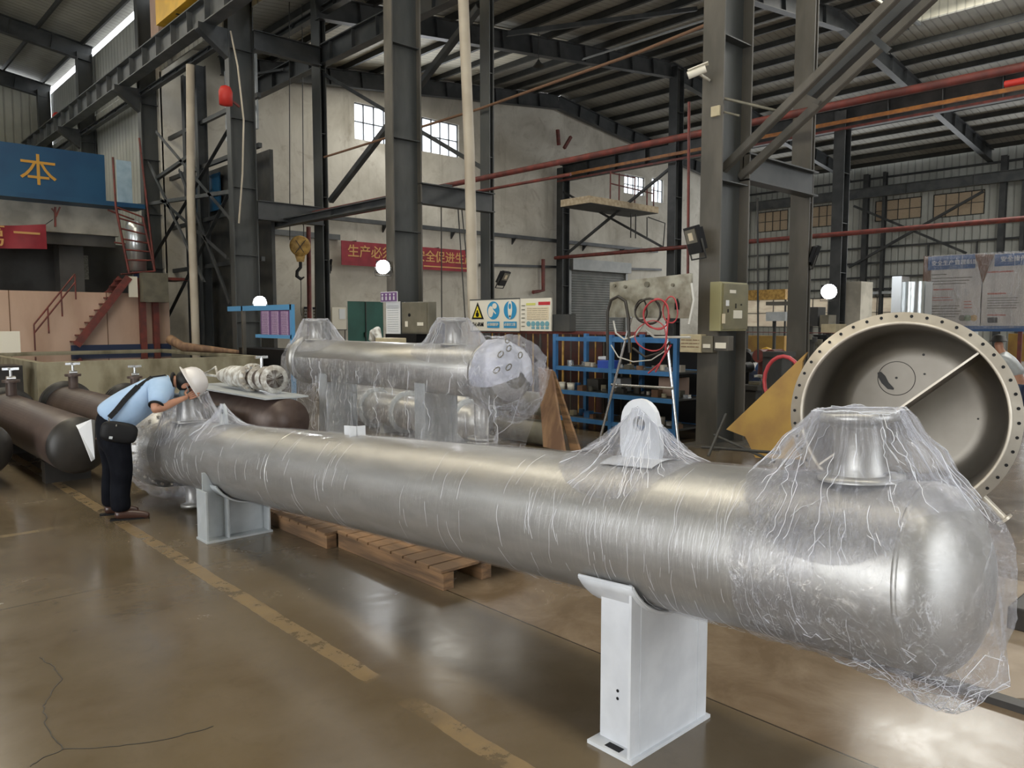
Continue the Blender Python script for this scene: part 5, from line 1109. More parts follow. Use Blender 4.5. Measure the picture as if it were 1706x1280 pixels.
def disc(u, v, ru, rv, m, x, name, n=32): return MB().prism([(x, yy(u)+ru*math.cos(2*PI*k/n), zz(v)+rv*math.sin(2*PI*k/n)) for k in range(n)], (.004, 0, 0)).build(name, m, t)
for u, k in ((.50, 0), (.84, 1)):
    disc(u, .34, W_*.125, H_*.29, M_sblue, 9.192, 'blue_disc')
    if k == 0: disc(u-.05, .38, .07, .10, M_sign, 9.188, 'pictogram'); disc(u+.03, .20, .06, .05, M_sign, 9.188, 'pictogram'); MB().bar((9.19, yy(u-.04), zz(.25)), (9.19, yy(u+.06), zz(.45)), .02, .02).build('pictogram', M_sign, t)
    else: disc(u, .30, .055, .15, M_sign, 9.188, 'pictogram'); disc(u, .22, .03, .05, M_sblue, 9.184, 'pictogram'); disc(u, .55, .02, .03, M_sign, 9.188, 'pictogram')
    MB().box((9.190, yy(u+.125), zz(.90)), (9.196, yy(u-.125), zz(.70))).build('caption_field', M_sblue, t)
    text('必须戴防护' if k == 0 else '必须穿工鞋', .062, (9.188, yy(u), zz(.80)), '-x', M_sign, t, 'lettering', .95)
t = thing('hazard_form', (9.2, 9.2, 1.5), 'cream hazard notice form with a red block, right of the safety pictograms', 'sign')
p, q = at(867, 498, X=9.2), at(918, 552, X=9.2); W_ = p.y-q.y; H_ = p.z-q.z; MB().box((9.2, q.y, q.z), (9.23, p.y, p.z)).build('panel', M_sign, t)
MB().box((9.195, yy(.97), zz(.21)), (9.2, yy(.60), zz(.11))).build('red_block', mat('sign_red', (.5, .02, .03), None, .5), t); MB().box((9.195, yy(.5), zz(.21)), (9.2, yy(.20), zz(.14))).build('yellow_block', mat('sign_lime', (.6, .6, .15), None, .5), t)
MB().box((9.196, yy(.93), zz(.66)), (9.2, yy(.22), zz(.26))).build('tint_field', M_signy, t)
lines(t, 9.195, yy(.05), yy(.18), zz(.15), zz(.92), 6, M_gbrown, .2, 'writing'); lines(t, 9.194, yy(.24), yy(.9), zz(.28), zz(.66), 6, M_gbrown, .12, 'writing', .12)
for k in range(5): disc(.28+k*.15, .78, .05, .045, mat('sign_teal', (.15, .35, .42), None, .5), 9.193, 'pictogram', 16)
for k in range(4): MB().box((9.194, yy(.28+(k+1)*.15+.05), zz(.94)), (9.198, yy(.28+(k+1)*.15-.05), zz(.87))).build('caption_field', mat('sign_teal', (.15, .35, .42)), t)
# red rack behind the signs with standing bars
t = thing('bar_rack', (9.5, 9.4, 0), 'rusty rack of upright bars under the safety signs', 'rack')
MB().box((9.4, 7.2, 1.40), (9.46, 11.2, 1.45)).build('top_rail', M_red, t); MB().box((9.9, 7.2, 0), (9.95, 11.2, 1.4)).build('back_sheet', mat('rack_back', (.07, .022, .018), (.03, .02, .02), .7, 0, 4), t)
for i in range(22): y = 7.3+i*.18; MB().tube([(9.43, y, 0), (9.43, y, 1.42)], .014 if i % 3 else .022, 6).build('bar', M_hook if i % 2 else M_steel_b, t)
c = at(936, 538, X=9.3); tag(MB().box((9.25, c.y-.22, c.z-.14), (9.4, c.y+.22, c.z+.14)).build('socket_panel', M_dark), 'dark grey socket panel between the hazard form and the shutter', 'panel')
# blue notice frame
t = thing('notice_frame', (8.0, 17, 0), 'light blue steel frame holding purple notice strips at the tank end', 'notice board')
p, q = at(380, 511, X=8.1), at(486, 592, X=8.1); zt = p.z; y0_, y1_ = at(486, 512, X=8.1).y, at(380, 511, X=8.1).y
MB().box((8.08, y0_, zt-.12), (8.16, y1_, zt)).build('top_bar', M_blue_l, t); zl = at(430, 560, X=8.1).z; MB().box((8.08, y0_, zl-.04), (8.16, y1_-1.6, zl+.04)).build('lower_bar', M_blue_l, t); MB().box((8.08, y0_-.02, 0), (8.16, y0_+.07, zt)).build('post', M_blue_l, t); MB().box((8.08, y1_-.9, 0), (8.16, y1_-.82, zt)).build('post', M_steel_b, t)
MB().box((8.10, y0_+.10, zl), (8.12, at(434, 520, X=8.1).y, zt-.12)).build('purple_field', M_purple, t)
for k in range(3):
    a, b = at(436+k*16, 519, X=8.09), at(448+k*16, 560, X=8.09); nb = MB().box((8.085, b.y, b.z), (8.10, a.y, a.z)).build('notice_strip', M_pink, t); lines(nb, 8.083, a.y-.03, b.y+.03, a.z-.02, b.z+.02, 14, M_purple, .3, 'writing', .09)
tag(MB().box((8.3, 16.6, 0), (8.9, 19.3, .95)).build('black_chest', M_black), 'long black chest under the blue notice frame', 'chest')
for (a, b, x_, lab) in (((487, 512), (513, 540), 14, 'left of the hook column, wider'), ((521, 512), (533, 540), 14, 'between the red post and the hook column')):
    t, p, q = face_box('wall_notice', a, b, x_, .02, M_paper, 'white photo notice board '+lab, 'notice', 0); lines(t, x_, p.y-.05, q.y+.05, p.z-.1, q.z+.05, 4, M_gbrown, .4, 'writing', .3); MB().box((x_-.01, q.y, p.z-.08), (x_, p.y, p.z)).build('header', M_navy, t)
p, q = at(553, 512, Y=26.3), at(577, 549, Y=26.3); t = thing('whiteboard', (p.x, 26.3, q.z), 'white notice board on the end wall left of the green door', 'notice board'); MB().box((p.x, 26.3, q.z), (q.x, 26.34, p.z)).build('panel', M_sign, t); MB().box((p.x-.02, 26.28, q.z-.03), (q.x+.02, 26.3, q.z)).build('tray', M_dark, t); MB().box((p.x+.3, 26.28, p.z-.45), (q.x-.05, 26.3, p.z-.06)).build('paper_sheet', M_paper, t)
MB().bar((p.x+.05, 26.5, q.z-.3), (p.x+.05, 26.5, 0), .03, .03).bar((q.x-.05, 26.32, q.z), (q.x-.05, 26.32, 0), .03, .03).build('leg', M_dark, t)
# ------------------------------------------------------------------ blue shelving with parts and bins
t = thing('blue_shelving', (8.75, 7.0, 0), 'blue steel shelving full of fittings left of the cabinet column', 'shelving')
ys = [5.95, 7.05, 8.15]; zs = [.16, .56, .92, 1.36]
for y in ys:
    for x in (8.45, 9.15): MB().box((x-.03, y-.03, 0), (x+.03, y+.03, 1.42)).build('upright', M_blue, t)
for z in zs:
    for x in (8.45, 9.15): MB().box((x-.025, ys[0], z-.04), (x+.025, ys[-1], z+.02)).build('beam', M_blue, t)
    if z < 1.3: MB().box((8.45, ys[0], z-.01), (9.15, ys[-1], z+.012)).build('shelf_board', M_dark if z < .5 else M_steel_d, t)
k = 0
fit_m = [M_hivis, M_stain, M_red, M_gbrown, M_steel_b, M_beige, M_chrome, M_cardb, M_blue]
for z in zs[:3]:
    for i in range(17):
        y = 6.05+i*.124+rnd.uniform(-.02, .02); x = 8.62+rnd.uniform(0, .25); s_ = rnd.uniform(.03, .055); m_ = rnd.choice(fit_m); z_ = z+.012
        if rnd.random() < .5: o = MB().cyl((x, y, z_), (x, y, z_+s_*rnd.uniform(.8, 2.2)), s_, 14).build('pipe_fitting', m_)
        else: o = MB().box((x-s_, y-s_, z_), (x+s_, y+s_, z_+s_*rnd.uniform(1, 2))).build('small_carton', m_)
        sh_n = ('lowest', 'middle', 'upper')[zs.index(z)]; cn = {'white_cover': 'white', 'ribbon_white': 'white', 'stainless': 'bright steel', 'red_oxide': 'rust red', 'cabinet_grey': 'grey-brown', 'column_paint_brown': 'dark grey', 'switch_box': 'cream', 'bright_metal': 'shiny', 'cardboard': 'brown', 'blue_rack': 'blue'}[m_.name]
        od = ('first', 'second', 'third', 'fourth', 'fifth', 'sixth', 'seventh', 'eighth', 'ninth', 'tenth', 'eleventh', 'twelfth', 'thirteenth', 'fourteenth', 'fifteenth', 'sixteenth', 'seventeenth')[i]
        tag(o, '%s %s on the %s blue shelf, %s from the cabinet column' % (cn, 'round pipe fitting' if o.name.startswith('pipe') else 'small carton', sh_n, od), 'fitting' if o.name.startswith('pipe') else 'carton', 'fittings on the %s blue shelf' % sh_n)
c = at(1008, 607, X=8.5); tag(MB().box((8.47, c.y-.12, .932), (8.7, c.y+.12, 1.05)).build('blue_crate', mat('bin_blue', (.03, .08, .42), None, .4), None, .008), 'small bright blue crate on the upper shelf', 'crate')
c = at(1006, 597, X=8.6); tag(MB().box((8.56, c.y-.10, 1.055), (8.7, c.y+.08, 1.10)).build('white_bag', M_paper, None, .01), 'white package sitting on the small bright blue crate', 'package')
for px_, lab in ((936, 'left'), (951, 'right')):
    c = at(px_, 655, X=8.55); t = thing('bucket', (8.55, c.y, .572), 'white bucket on the middle blue shelf, %s of the pair' % lab, 'bucket'); MB().lathe([(.001, .0), (.05, .0), (.058, .11), (.054, .11), (.047, .006)], 24, 'z', c=(8.55, c.y, .572)).build('pail', M_sign, t); MB().lathe([(.055, .1), (.061, .1), (.061, .112), (.055, .112)], 24, 'z', c=(8.55, c.y, .572)).build('rim', M_sign, t)
for i, (y, w_, h_, m_, lab) in enumerate(((6.35, .34, .26, M_ply, 'tan carton at the right of the middle blue shelf'), (7.3, .2, .2, M_paper, 'white box in the centre of the middle blue shelf'), (7.75, .22, .16, M_steel_b, 'grey casting on the middle blue shelf by the buckets'))):
    tag(MB().box((8.85, y-w_/2, .572), (9.1, y+w_/2, .572+h_)).build('carton', m_, None, .004), lab, 'carton')
tag(MB().box((9.6, 5.9, 0), (9.65, 8.2, 1.4)).build('dark_sheet', M_black), 'dark sheet standing behind the blue shelving', 'panel')
# hose board on its A-frame of white legs
t = thing('gas_panel', (7.6, 5.8, 0), 'dusty pale panel on splayed white legs, hung with hoses', 'panel')
p, q = at(1016, 468, X=7.6), at(1150, 528, X=7.6); MB().prism([(7.6, p.y, p.z-.02), (7.6, q.y, p.z+.04), (7.6, q.y, q.z-.02), (7.6, p.y, q.z)], (.04, 0, 0)).build('board', mat('dusty_panel', (.40, .38, .31), (.22, .20, .15), .35, .35, 5, (1, 1, 1), .1), t)
for (a, b, nm) in (((1052, 528), (996, 748), 'leg'), ((1108, 540), (1131, 748), 'leg'), ((1019, 641), (1121, 647), 'cross_bar')):
    A_ = at(*a, X=7.55); B_ = at(*b, X=7.45); B_.z = max(B_.z, .0); MB().tube([A_, B_], .017, 10).build(nm, M_chrome, t)
for (px_, py_, r2) in ((1024, 476, .02), (1042, 478, .02), (1078, 474, .035), (1121, 475, .02)): c = at(px_, py_, X=7.59); MB().cyl((7.575, c.y, c.z), (7.6, c.y, c.z), r2, 14).build('gauge', M_gbrown, t)
c = at(1128, 506, X=7.59); MB().prism([(7.585, c.y+.03, c.z-.07), (7.585, c.y-.03, c.z-.07), (7.585, c.y-.03, c.z), (7.585, c.y, c.z+.06), (7.585, c.y+.03, c.z)], (.01, 0, 0)).build('socket', M_black, t)
def hose(cx, cy, rx, ry, m, r_, label, turns=1, a0=0, x=7.5, n=26, tail=None):
    pts = []
    for i in range(int(n*turns)+1):
        a = a0+2*PI*i/n; j = 1+.06*math.sin(i*.7); pts.append(at(cx+rx*j*math.cos(a), cy+ry*j*math.sin(a), X=x-.004*i/3))
    if tail: pts += [at(*q_, X=x-.1) for q_ in tail]
    return tag(MB().tube(pts, r_, 8).build('coiled_hose', m), label, 'hose')
hose(1080, 519, 21, 21, M_hose_b, .010, 'black hose coil in the middle of the pale panel', 3)
hose(1068, 517, 10, 17, M_hose_b, .009, 'narrow black hose loop left of the red coil', 2)
hose(1094, 524, 21, 25, M_hose_r, .009, 'red hose coil hanging over the black coil on the pale panel', 3, 0, 7.46, 26, [(1108, 590), (1092, 620)])
hose(1117, 517, 12, 22, M_hose_r, .007, 'thin red hose loop right of the red coil', 2, 0, 7.44)
hose(1085, 560, 26, 25, M_hose_r, .006, 'low drooping thin red loop beneath the pale panel', 1.5, .3, 7.42)
for pts_, m_, r2, lab in (([(1012, 600), (1012, 520), (1018, 500), (1030, 494), (1042, 502), (1047, 530), (1049, 588)], M_hose_b, .020, 'thick dark hose arched over the left end of the pale panel'),
     ([(1022, 535), (1026, 555), (1040, 566), (1058, 560), (1072, 540)], M_hose_w, .012, 'white hose sagging below the left of the pale panel'), ([(1018, 575), (1030, 595), (1055, 603), (1085, 600), (1108, 585)], M_hose_w, .008, 'thin white hose hanging in a long low curve'),
     ([(1054, 580), (1075, 595), (1100, 588), (1116, 570)], M_hose_b, .014, 'dark hose sagging under the red coils'), ([(1075, 548), (1090, 562), (1108, 562), (1150, 562)], M_hose_w, .014, 'white hoses running right to the cream junction box'), ([(1118, 575), (1100, 605), (1080, 622)], M_hose_r, .010, 'red hose end slanting down to the blue shelf'), ([(1148, 540), (1156, 500), (1152, 472)], M_hose_w, .016, 'bundle of white wrapped cable beside the cabinet column')):
    tag(MB().tube([at(*q_, X=7.5) for q_ in pts_], r2, 8).build('hanging_hose', m_), lab, 'hose')
# ------------------------------------------------------------------ display boards wrapped in film (right)
t = thing('display_boards', (20, 8, 1.4), 'pair of film-wrapped information boards with blue headers, brown card at the top', 'display board')
BX = 20.0
def bq(x0, y0, x1, y1, dx, m, nm, th=.02): p, q = at(x0, y0, X=BX), at(x1, y1, X=BX); return MB().box((BX+dx-th, q.y, q.z), (BX+dx, p.y, p.z)).build(nm, m, t)
bq(1548, 427, 1633, 546, .05, M_poster, 'left_board', .03); bq(1637, 424, 1745, 546, .05, M_poster, 'right_board', .03)
bq(1547, 428, 1625, 447, .0, M_posterb, 'header'); bq(1658, 424, 1745, 440, .0, M_posterb, 'header'); bq(1598, 543, 1745, 553, .0, M_posterb, 'footer'); bq(1539, 427, 1547, 546, .03, M_cardb, 'card_edge')
MB().prism([at(*q_, X=BX-.06) for q_ in ((1624, 424), (1656, 424), (1637, 471))], (.02, 0, 0)).build('card_corner', M_cardb, t)
pl = mat('poster_red', (.45, .14, .10), None, .6)
for (x0, x1, y0, y1, m_) in ((1552, 1580, 454, 458, M_gbrown), (1555, 1590, 478, 483, pl), (1553, 1592, 494, 502, pl), (1552, 1620, 462, 474, M_gbrown), (1552, 1600, 508, 530, M_gbrown), (1645, 1680, 484, 490, pl), (1645, 1680, 521, 526, pl), (1645, 1690, 448, 453, pl), (1645, 1700, 495, 515, M_gbrown), (1606, 1620, 500, 515, pl)):
    p, q = at(x0, y0, X=BX), at(x1, y1, X=BX); nr = max(1, int((y1-y0)/4)); mb = MB(); h_ = (p.z-q.z)/nr
    for r2 in range(nr): mb.box((BX+.010, q.y+rnd.uniform(0, .2)*(p.y-q.y), p.z-h_*(r2+.65)), (BX+.018, p.y, p.z-h_*(r2+.35) if nr > 1 else p.z-h_))
    mb.build('print_lines', m_, t)
for px_, m_ in ((1603, M_gbrown), (1612, mat('poster_green', (.25, .33, .2), None, .5)), (1622, M_hook)): c = at(px_, 530, X=BX); MB().cyl((BX+.0, c.y, c.z), (BX+.018, c.y, c.z), .075, 16).build('picture', m_, t)
bq(1645, 529, 1661, 538, .018, M_dark, 'picture'); text('安全生产管理制度', .125, at(1590, 438, X=BX-.03), '-x', M_paper, t, 'header_lettering', 1.0); text('安全操作规程', .13, at(1700, 431, X=BX-.03), '-x', M_paper, t, 'header_lettering', 1.0)
p = at(1540, 427, X=BX-.1); q = at(1750, 548, X=BX-.1); drape([((BX-.09, p.y-(p.y-q.y)*k/60, p.z), (BX-.09, p.y-(p.y-q.y)*k/60, q.z)) for k in range(61)], 24, M_film_hang, 'film_sheet', t, .025, 2.5)
for px_ in (1600, 1700): c = at(px_, 546, X=BX+.05); MB().box((BX+.04, c.y-.04, 0), (BX+.1, c.y+.04, c.z)).build('post', M_red, t)
t = thing('foil_duct', (17, 7.5, 0), 'shiny foil-faced duct section standing left of the wrapped boards', 'duct')
p, q = at(1502, 466, X=17), at(1537, 524, X=17); mb = MB(); ridge_ = []
for i in range(9): ridge_.append((17.0+.05*math.sin(i*1.7), p.y+(q.y-p.y)*i/8))
mb.grid([[(x, y, z) for x, y in ridge_] for z in (.2, 1.2, p.z-.05)]); mb.box((17.1, q.y, .2), (17.5, p.y, p.z-.05)); mb.build('foil_face', M_foil, t)
p, q = at(1488, 461, X=16.95), at(1501, 540, X=16.95); MB().box((16.9, q.y, 0), (17.3, p.y, p.z)).build('edge_channel', M_chrome, t)
# ------------------------------------------------------------------ far right work area under the windows
def fb(name, x0, y0, x1, y1, X, d, m, label, cat, bevel=0):
    t, p, q = face_box(name, (x0, y0), (x1, y1), X, d, m, label, cat, bevel)
    if q.z > .05 and name != 'wall_fan_box':
        for yy_ in (q.y+.03, p.y-.03): MB().box((X+d/2-.03, yy_-.03, 0), (X+d/2+.03, yy_+.03, q.z)).build('support', M_dark, t)
    return t, p, q
fb('yellow_barrier', 1240, 484, 1308, 499, 30, .2, M_hook, 'faded yellow beam end between the cabinet column and the slim column', 'beam')
fb('yellow_barrier', 1242, 559, 1306, 592, 24, .2, M_rusty, 'ochre sheet barrier behind the far workers', 'barrier')
fb('yellow_barrier', 1680, 556, 1760, 604, 26, .2, M_rusty, 'ochre sheet barrier at the right edge under the wrapped boards', 'barrier')
fb('white_locker', 1600, 553, 1622, 600, 24, .3, M_lgrey, 'pale locker under the left wrapped board', 'locker')
fb('cream_machine', 1404, 470, 1432, 552, 28, 1, M_concw, 'cream machine casing behind the open drum', 'machine')
fb('grey_locker', 1344, 512, 1362, 544, 18, .4, M_dark, 'dark monitor box right of the slim column', 'box')
fb('grey_locker', 1366, 525, 1380, 546, 18, .4, M_gbrown, 'grey box next to the dark monitor box', 'box')
fb('cream_machine', 1368, 540, 1392, 555, 16, .5, M_beige, 'small cream printer-like machine above the drum rim', 'machine')
fb('shelf_rail', 1240, 553, 1420, 556, 14, .05, M_red, 'long thin red rail behind the slim column at bench height', 'rail')
fb('grey_bench', 1276, 520, 1308, 535, 18, .8, M_lgrey, 'pale grey hopper seen left of the slim column', 'machine')
fb('wall_fan_box', 1276, 503, 1330, 508, 12, .3, M_steel_b, 'grey lamp arm on the slim column', 'lamp')
for i in range(26):
    px_ = 1232+i*3.5; py_ = 590+rnd.uniform(0, 70); X = 10.5+rnd.random()*4; m_ = rnd.choice([M_black, M_black, M_dark, M_navy, M_hivis, M_gbrown, M_red, M_stain]); c = at(px_, py_, X=X); s_ = rnd.uniform(.05, .16)
    if c.z < s_: c.z = s_
    mb = MB()
    if i % 2: mb.cyl(c-Vector((0, 0, min(c.z, .9))), c, s_*.5, 10); mb.cyl(c-Vector((s_, 0, 0)), c+Vector((s_, 0, 0)), s_*.8, 14)
    else: mb.box((c.x-s_, c.y-s_, 0), (c.x+s_, c.y+s_, c.z)); mb.box((c.x-s_*1.2, c.y-s_*1.3, c.z), (c.x+s_*1.2, c.y+s_*.9, c.z+s_*.5))
    ORD = ('first', 'second', 'third', 'fourth', 'fifth', 'sixth', 'seventh', 'eighth', 'ninth', 'tenth', 'eleventh', 'twelfth', 'thirteenth')
    cn = {'black': 'black', 'dark_grey': 'dark grey', 'navy': 'navy', 'ribbon_white': 'dirty white', 'cabinet_grey': 'grey-brown', 'red_oxide': 'rust red', 'stainless': 'bright steel'}[m_.name]
    tag(mb.build('pump_unit' if i % 2 else 'machine_unit', m_), '%s %s in far clutter, %s right of the cabinet column' % (cn, 'stand pump' if i % 2 else 'machine block', ORD[i//2]), 'pump' if i % 2 else 'machine', 'machines behind the yellow cut plate')
for i in range(6):
    px_ = 1340+i*9; c = at(px_, 566+i % 3*4, X=13+i*.3); tag(MB().cyl((c.x, c.y, 0), (c.x, c.y, c.z), .09, 12).cyl((c.x, c.y, c.z), (c.x, c.y, c.z+.09), .13, 12).build('motor_unit', rnd.choice([M_black, M_dark, M_gbrown])), 'small motor unit behind the upper left drum rim, %s going right' % ORD[i], 'motor', 'motors behind the drum')
# ------------------------------------------------------------------ people
def skinned(name, chains, m, parent, T, levels=2, roots=None):
    """grow one smooth surface round chains of (x, y, z, radius) joints; equal points are shared"""
    idx = {}; vs_ = []; rad = []; ed = []
    for ch in chains:
        prev = None
        for p in ch:
            k = tuple(round(c, 4) for c in p[:3])
            if k not in idx: idx[k] = len(vs_); vs_.append(tuple(T @ Vector(p[:3]) - ORG[parent.name if parent.name in ORG else parent.name])); rad.append((p[3], p[4] if len(p) > 4 else p[3]))
            if prev is not None and prev != idx[k]: ed.append((prev, idx[k]))
            prev = idx[k]
    me = bpy.data.meshes.new(name); me.from_pydata(vs_, ed, []); me.materials.append(m)
    o = bpy.data.objects.new(name, me); COL.objects.link(o); o.parent = parent; ORG[o.name] = ORG[parent.name]
    sk = o.modifiers.new('skin', 'SKIN'); sk.use_smooth_shade = True
    if not me.skin_vertices: me.skin_vertices.new(name='')
    seen = set(); adj = {}
    for a, b in ed: adj.setdefault(a, []).append(b); adj.setdefault(b, []).append(a)
    for i, r_ in enumerate(rad):
        me.skin_vertices[0].data[i].radius = r_
    for i in range(len(vs_)):
        if i in seen: continue
        me.skin_vertices[0].data[i].use_root = True; stack = [i]
        while stack:
            k = stack.pop()
            if k in seen: continue
            seen.add(k); stack += adj.get(k, [])
        for j in range(i+1, len(vs_)):
            if j in seen: me.skin_vertices[0].data[j].use_root = me.skin_vertices[0].data[j].use_root and False
    s_ = o.modifiers.new('sub', 'SUBSURF'); s_.levels = s_.render_levels = levels
    return o
base = at(196, 862, Z=0); man = thing('person', (base.x, base.y, 0), 'man in blue shirt and white hard hat bent over the far vessel end', 'person')
f = Vector((.93, -.367, 0)); l_ = Vector((.367, .93, 0)); TM = Matrix.Identity(4)
for i in range(3): TM[i][0] = f[i]; TM[i][1] = l_[i]; TM[i][2] = (0, 0, 1)[i]; TM[i][3] = base[i]
HIP = (.0, 0, .80); CH = (.30, 0, 1.03); NK = (.44, 0, 1.11); HD = (.565, -.01, 1.085)
RS_, RE, RW, RH = (.37, -.17, 1.055), (.325, -.30, .905), (.50, -.17, .965), (.565, -.115, .985)
LS_, LE, LW, LH = (.36, .17, 1.05), (.10, .30, .93), (-.07, .26, .76), (-.11, .245, .70)
def fing(w_, d_, side, n=4, curl=(0, 0, -1), L_=.075, r_=.0085):
    out = []; w_ = Vector(w_); d_ = Vector(d_).normalized(); side = Vector(side).normalized(); curl = Vector(curl)
    for i in range(4):
        b = w_+side*(.026-.0175*i)+d_*.035; k = L_*(1, 1.12, 1.05, .82)[i]; p1 = b+d_*k*.45; p2 = p1+(d_*.6+curl*.55).normalized()*k*.33; p3 = p2+(d_*.15+curl*.9).normalized()*k*.26
        out.append([(*(w_+side*(.02-.013*i)), .011), (*b, r_+.001), (*p1, r_), (*p2, r_*.92), (*p3, r_*.8)])
    b = w_+side*.030-d_*.02; out.append([(*w_, .012), (*(b+side*.012), .0105), (*(b+side*.03+d_*.025+curl*.006), .0098), (*(b+side*.034+d_*.052+curl*.012), .0085)])
    return out
body = [[(*HIP, .10, .09), (.12, 0, .89, .09, .085), (*CH, .10, .09), (.40, 0, 1.09, .075, .07), (*NK, .054, .054), (.50, -.005, 1.105, .054, .054), (.535, -.01, 1.09, .072, .075), (*HD, .088, .082), (.61, -.01, 1.075, .082, .076), (.645, -.01, 1.06, .055)],
        [(*CH, .10, .09), (*RS_, .060), (.345, -.24, .98, .050), (*RE, .042), (.40, -.25, .93, .040), (*RW, .026, .030), (*RH, .019, .032)],
        [(*CH, .10, .09), (*LS_, .060), (.22, .25, .99, .050), (*LE, .040), (.02, .285, .85, .036), (*LW, .026), (*LH, .018, .032)],
        [(*HIP, .115, .10), (.02, -.09, .74, .085), (.055, -.10, .42, .055), (.035, -.10, .10, .038), (.10, -.10, .045, .034)],
        [(*HIP, .115, .10), (-.03, .09, .74, .085), (-.03, .10, .42, .055), (-.06, .12, .10, .038), (.01, .12, .045, .034)]]
skinned('body', body, M_skin, man, TM)
skinned('right_hand', fing((RH[0]+.005, RH[1], RH[2]), (.75, .25, .35), (-.2, .3, .8), curl=(.2, .75, -.1)), M_skin, man, TM)
skinned('left_hand', fing((LH[0]-.0, LH[1], LH[2]), (-.25, -.1, -1), (.9, 0, -.2), curl=(-.1, -.8, 0)), M_skin, man, TM)
skinned('shirt', [[(-.035, 0, .775, .162, .175), (.02, 0, .84, .158, .17), (.14, 0, .925, .158, .162), (.27, 0, 1.005, .158, .150), (.36, 0, 1.06, .125, .12), (.425, 0, 1.10, .078, .078), (.452, 0, 1.112, .068, .068)],
        [(.36, 0, 1.06, .125, .12), (.375, -.15, 1.055, .095), (.352, -.235, .985, .080), (.336, -.278, .940, .072)], [(.36, 0, 1.06, .125, .12), (.365, .15, 1.05, .085), (.25, .235, 1.0, .072), (.19, .265, .975, .068)]], M_shirt, man, TM)
skinned('trousers', [[(.045, 0, .845, .13, .15), (.0, 0, .79, .150, .165), (-.02, 0, .72, .13, .165), (.035, -.10, .62, .115), (.06, -.108, .42, .090), (.035, -.105, .22, .078), (.04, -.105, .06, .082)],
        [(-.02, 0, .72, .125, .16), (-.045, .09, .62, .105), (-.035, .11, .42, .080), (-.06, .12, .22, .075), (-.055, .12, .06, .080)]], M_trous, man, TM)
tube_in = lambda pts, r_, n=10, radii=None: MB(TM).tube(pts, r_, n, True, radii)
for sx, sy, y, nm in ((-.015, 1, -.105, 'shoe'), (-.115, 1, .12, 'shoe')):
    skinned(nm, [[(sx+.0, y, .045, .040, .042), (sx+.06, y, .050, .045, .044), (sx+.14, y-.005, .040, .036, .044), (sx+.21, y-.012, .030, .026, .038), (sx+.265, y-.018, .022, .016, .024)]], M_shoe, man, TM)
    MB(TM).prism([(sx-.028, y-.028, .0), (sx+.08, y-.034, 0), (sx+.2, y-.036, 0), (sx+.262, y-.018, 0), (sx+.2, y+.012, 0), (sx-.028, y+.028, 0)], (0, 0, .014)).build('sole', M_black, man)
# head details: hair, ear, mask, hard hat; the crown of the head points forward, the face looks down
HQ = TM @ Matrix.Translation(HD) @ Matrix.Rotation(math.radians(62), 4, 'Y')   # local z = crown of the head, x = face
def blob(name, c, r3, m, T, n=20, zmin=-2, seed=0): 
    rows = []
    for i in range(n+1):
        a = -PI/2+PI*i/n; s_ = max(math.sin(a), zmin); rows.append([(c[0]+r3[0]*math.cos(a)*math.cos(2*PI*j/28), c[1]+r3[1]*math.cos(a)*math.sin(2*PI*j/28), c[2]+r3[2]*s_) for j in range(28)])
    return MB(T).grid(rows, True, True).build(name, m, man)
blob('hair', (-.022, 0, .012), (.098, .090, .100), M_hair, HQ)
blob('ear', (.0, -.090, -.018), (.020, .010, .034), M_skin, HQ); blob('ear', (.0, .090, -.018), (.020, .010, .034), M_skin, HQ)
blob('nose', (.098, 0, -.02), (.018, .014, .026), M_skin, HQ); blob('eye', (.086, -.033, .012), (.010, .014, .009), M_black, HQ); blob('eye', (.086, .033, .012), (.010, .014, .009), M_black, HQ)
blob('mask', (.062, 0, -.055), (.052, .070, .048), M_mask, HQ)
MB(HQ).tube([(.085, -.05, -.035), (.03, -.092, -.012), (-.0, -.100, -.010)], .003, 6).build('mask_loop', M_mask, man)
hp = [(.001, .158), (.030, .156), (.062, .146), (.090, .126), (.110, .094), (.120, .055), (.124, .030), (.150, .022), (.150, .016), (.118, .022), (.112, .06), (.08, .12), (.001, .148)]
HH = HQ @ Matrix.Translation((.004, 0, .0)) @ Matrix.Diagonal((1.06, .98, 1, 1))
hat = MB(HH).lathe(hp, 48, 'z').build('hard_hat', M_helm, man)
MB(HH).prism([(.10, -.07, .020), (.175, -.045, .014), (.19, 0, .012), (.175, .045, .014), (.10, .07, .020)], (0, 0, .006)).build('peak', M_helm, hat)
MB(HH).grid([[((.125-.9*abs(y_))*math.cos(a)*1.0, y_, .035+(.128)*math.sin(a)) for a in [PI*j/14 for j in range(15)]] for y_ in (-.016, -.010, .010, .016)]).build('ridge', M_helm, hat)
# collar, sleeve trim, bag with strap, paper
mb = MB(TM); mb.tube([(.45+.02*math.cos(a)*.4+.004, .062*math.cos(a), 1.112+.062*math.sin(a)) for a in [2*PI*i/16 for i in range(17)]], .013, 8); mb.build('collar', M_black, man)
d_ = (Vector(RE)-Vector(RS_)).normalized(); u_ = d_.orthogonal().normalized(); v_ = d_.cross(u_); c0 = Vector((.337, -.272, .938)); MB(TM).tube([c0+(u_*math.cos(a)+v_*math.sin(a))*.052 for a in [2*PI*i/20 for i in range(21)]], .010, 8).build('cuff', M_black, man)
strap = [(.40, -.055, 1.165), (.30, -.085, 1.155), (.20, -.115, 1.085), (.11, -.142, .99), (.04, -.165, .90), (-.01, -.172, .845)]
mb = MB(TM); S_ = [Vector(p) for p in strap]
for a_, b_ in zip(S_, S_[1:]): mb.bar(a_, b_, .010, .026 if b_.x > .12 else .04, (1, 0, .3))
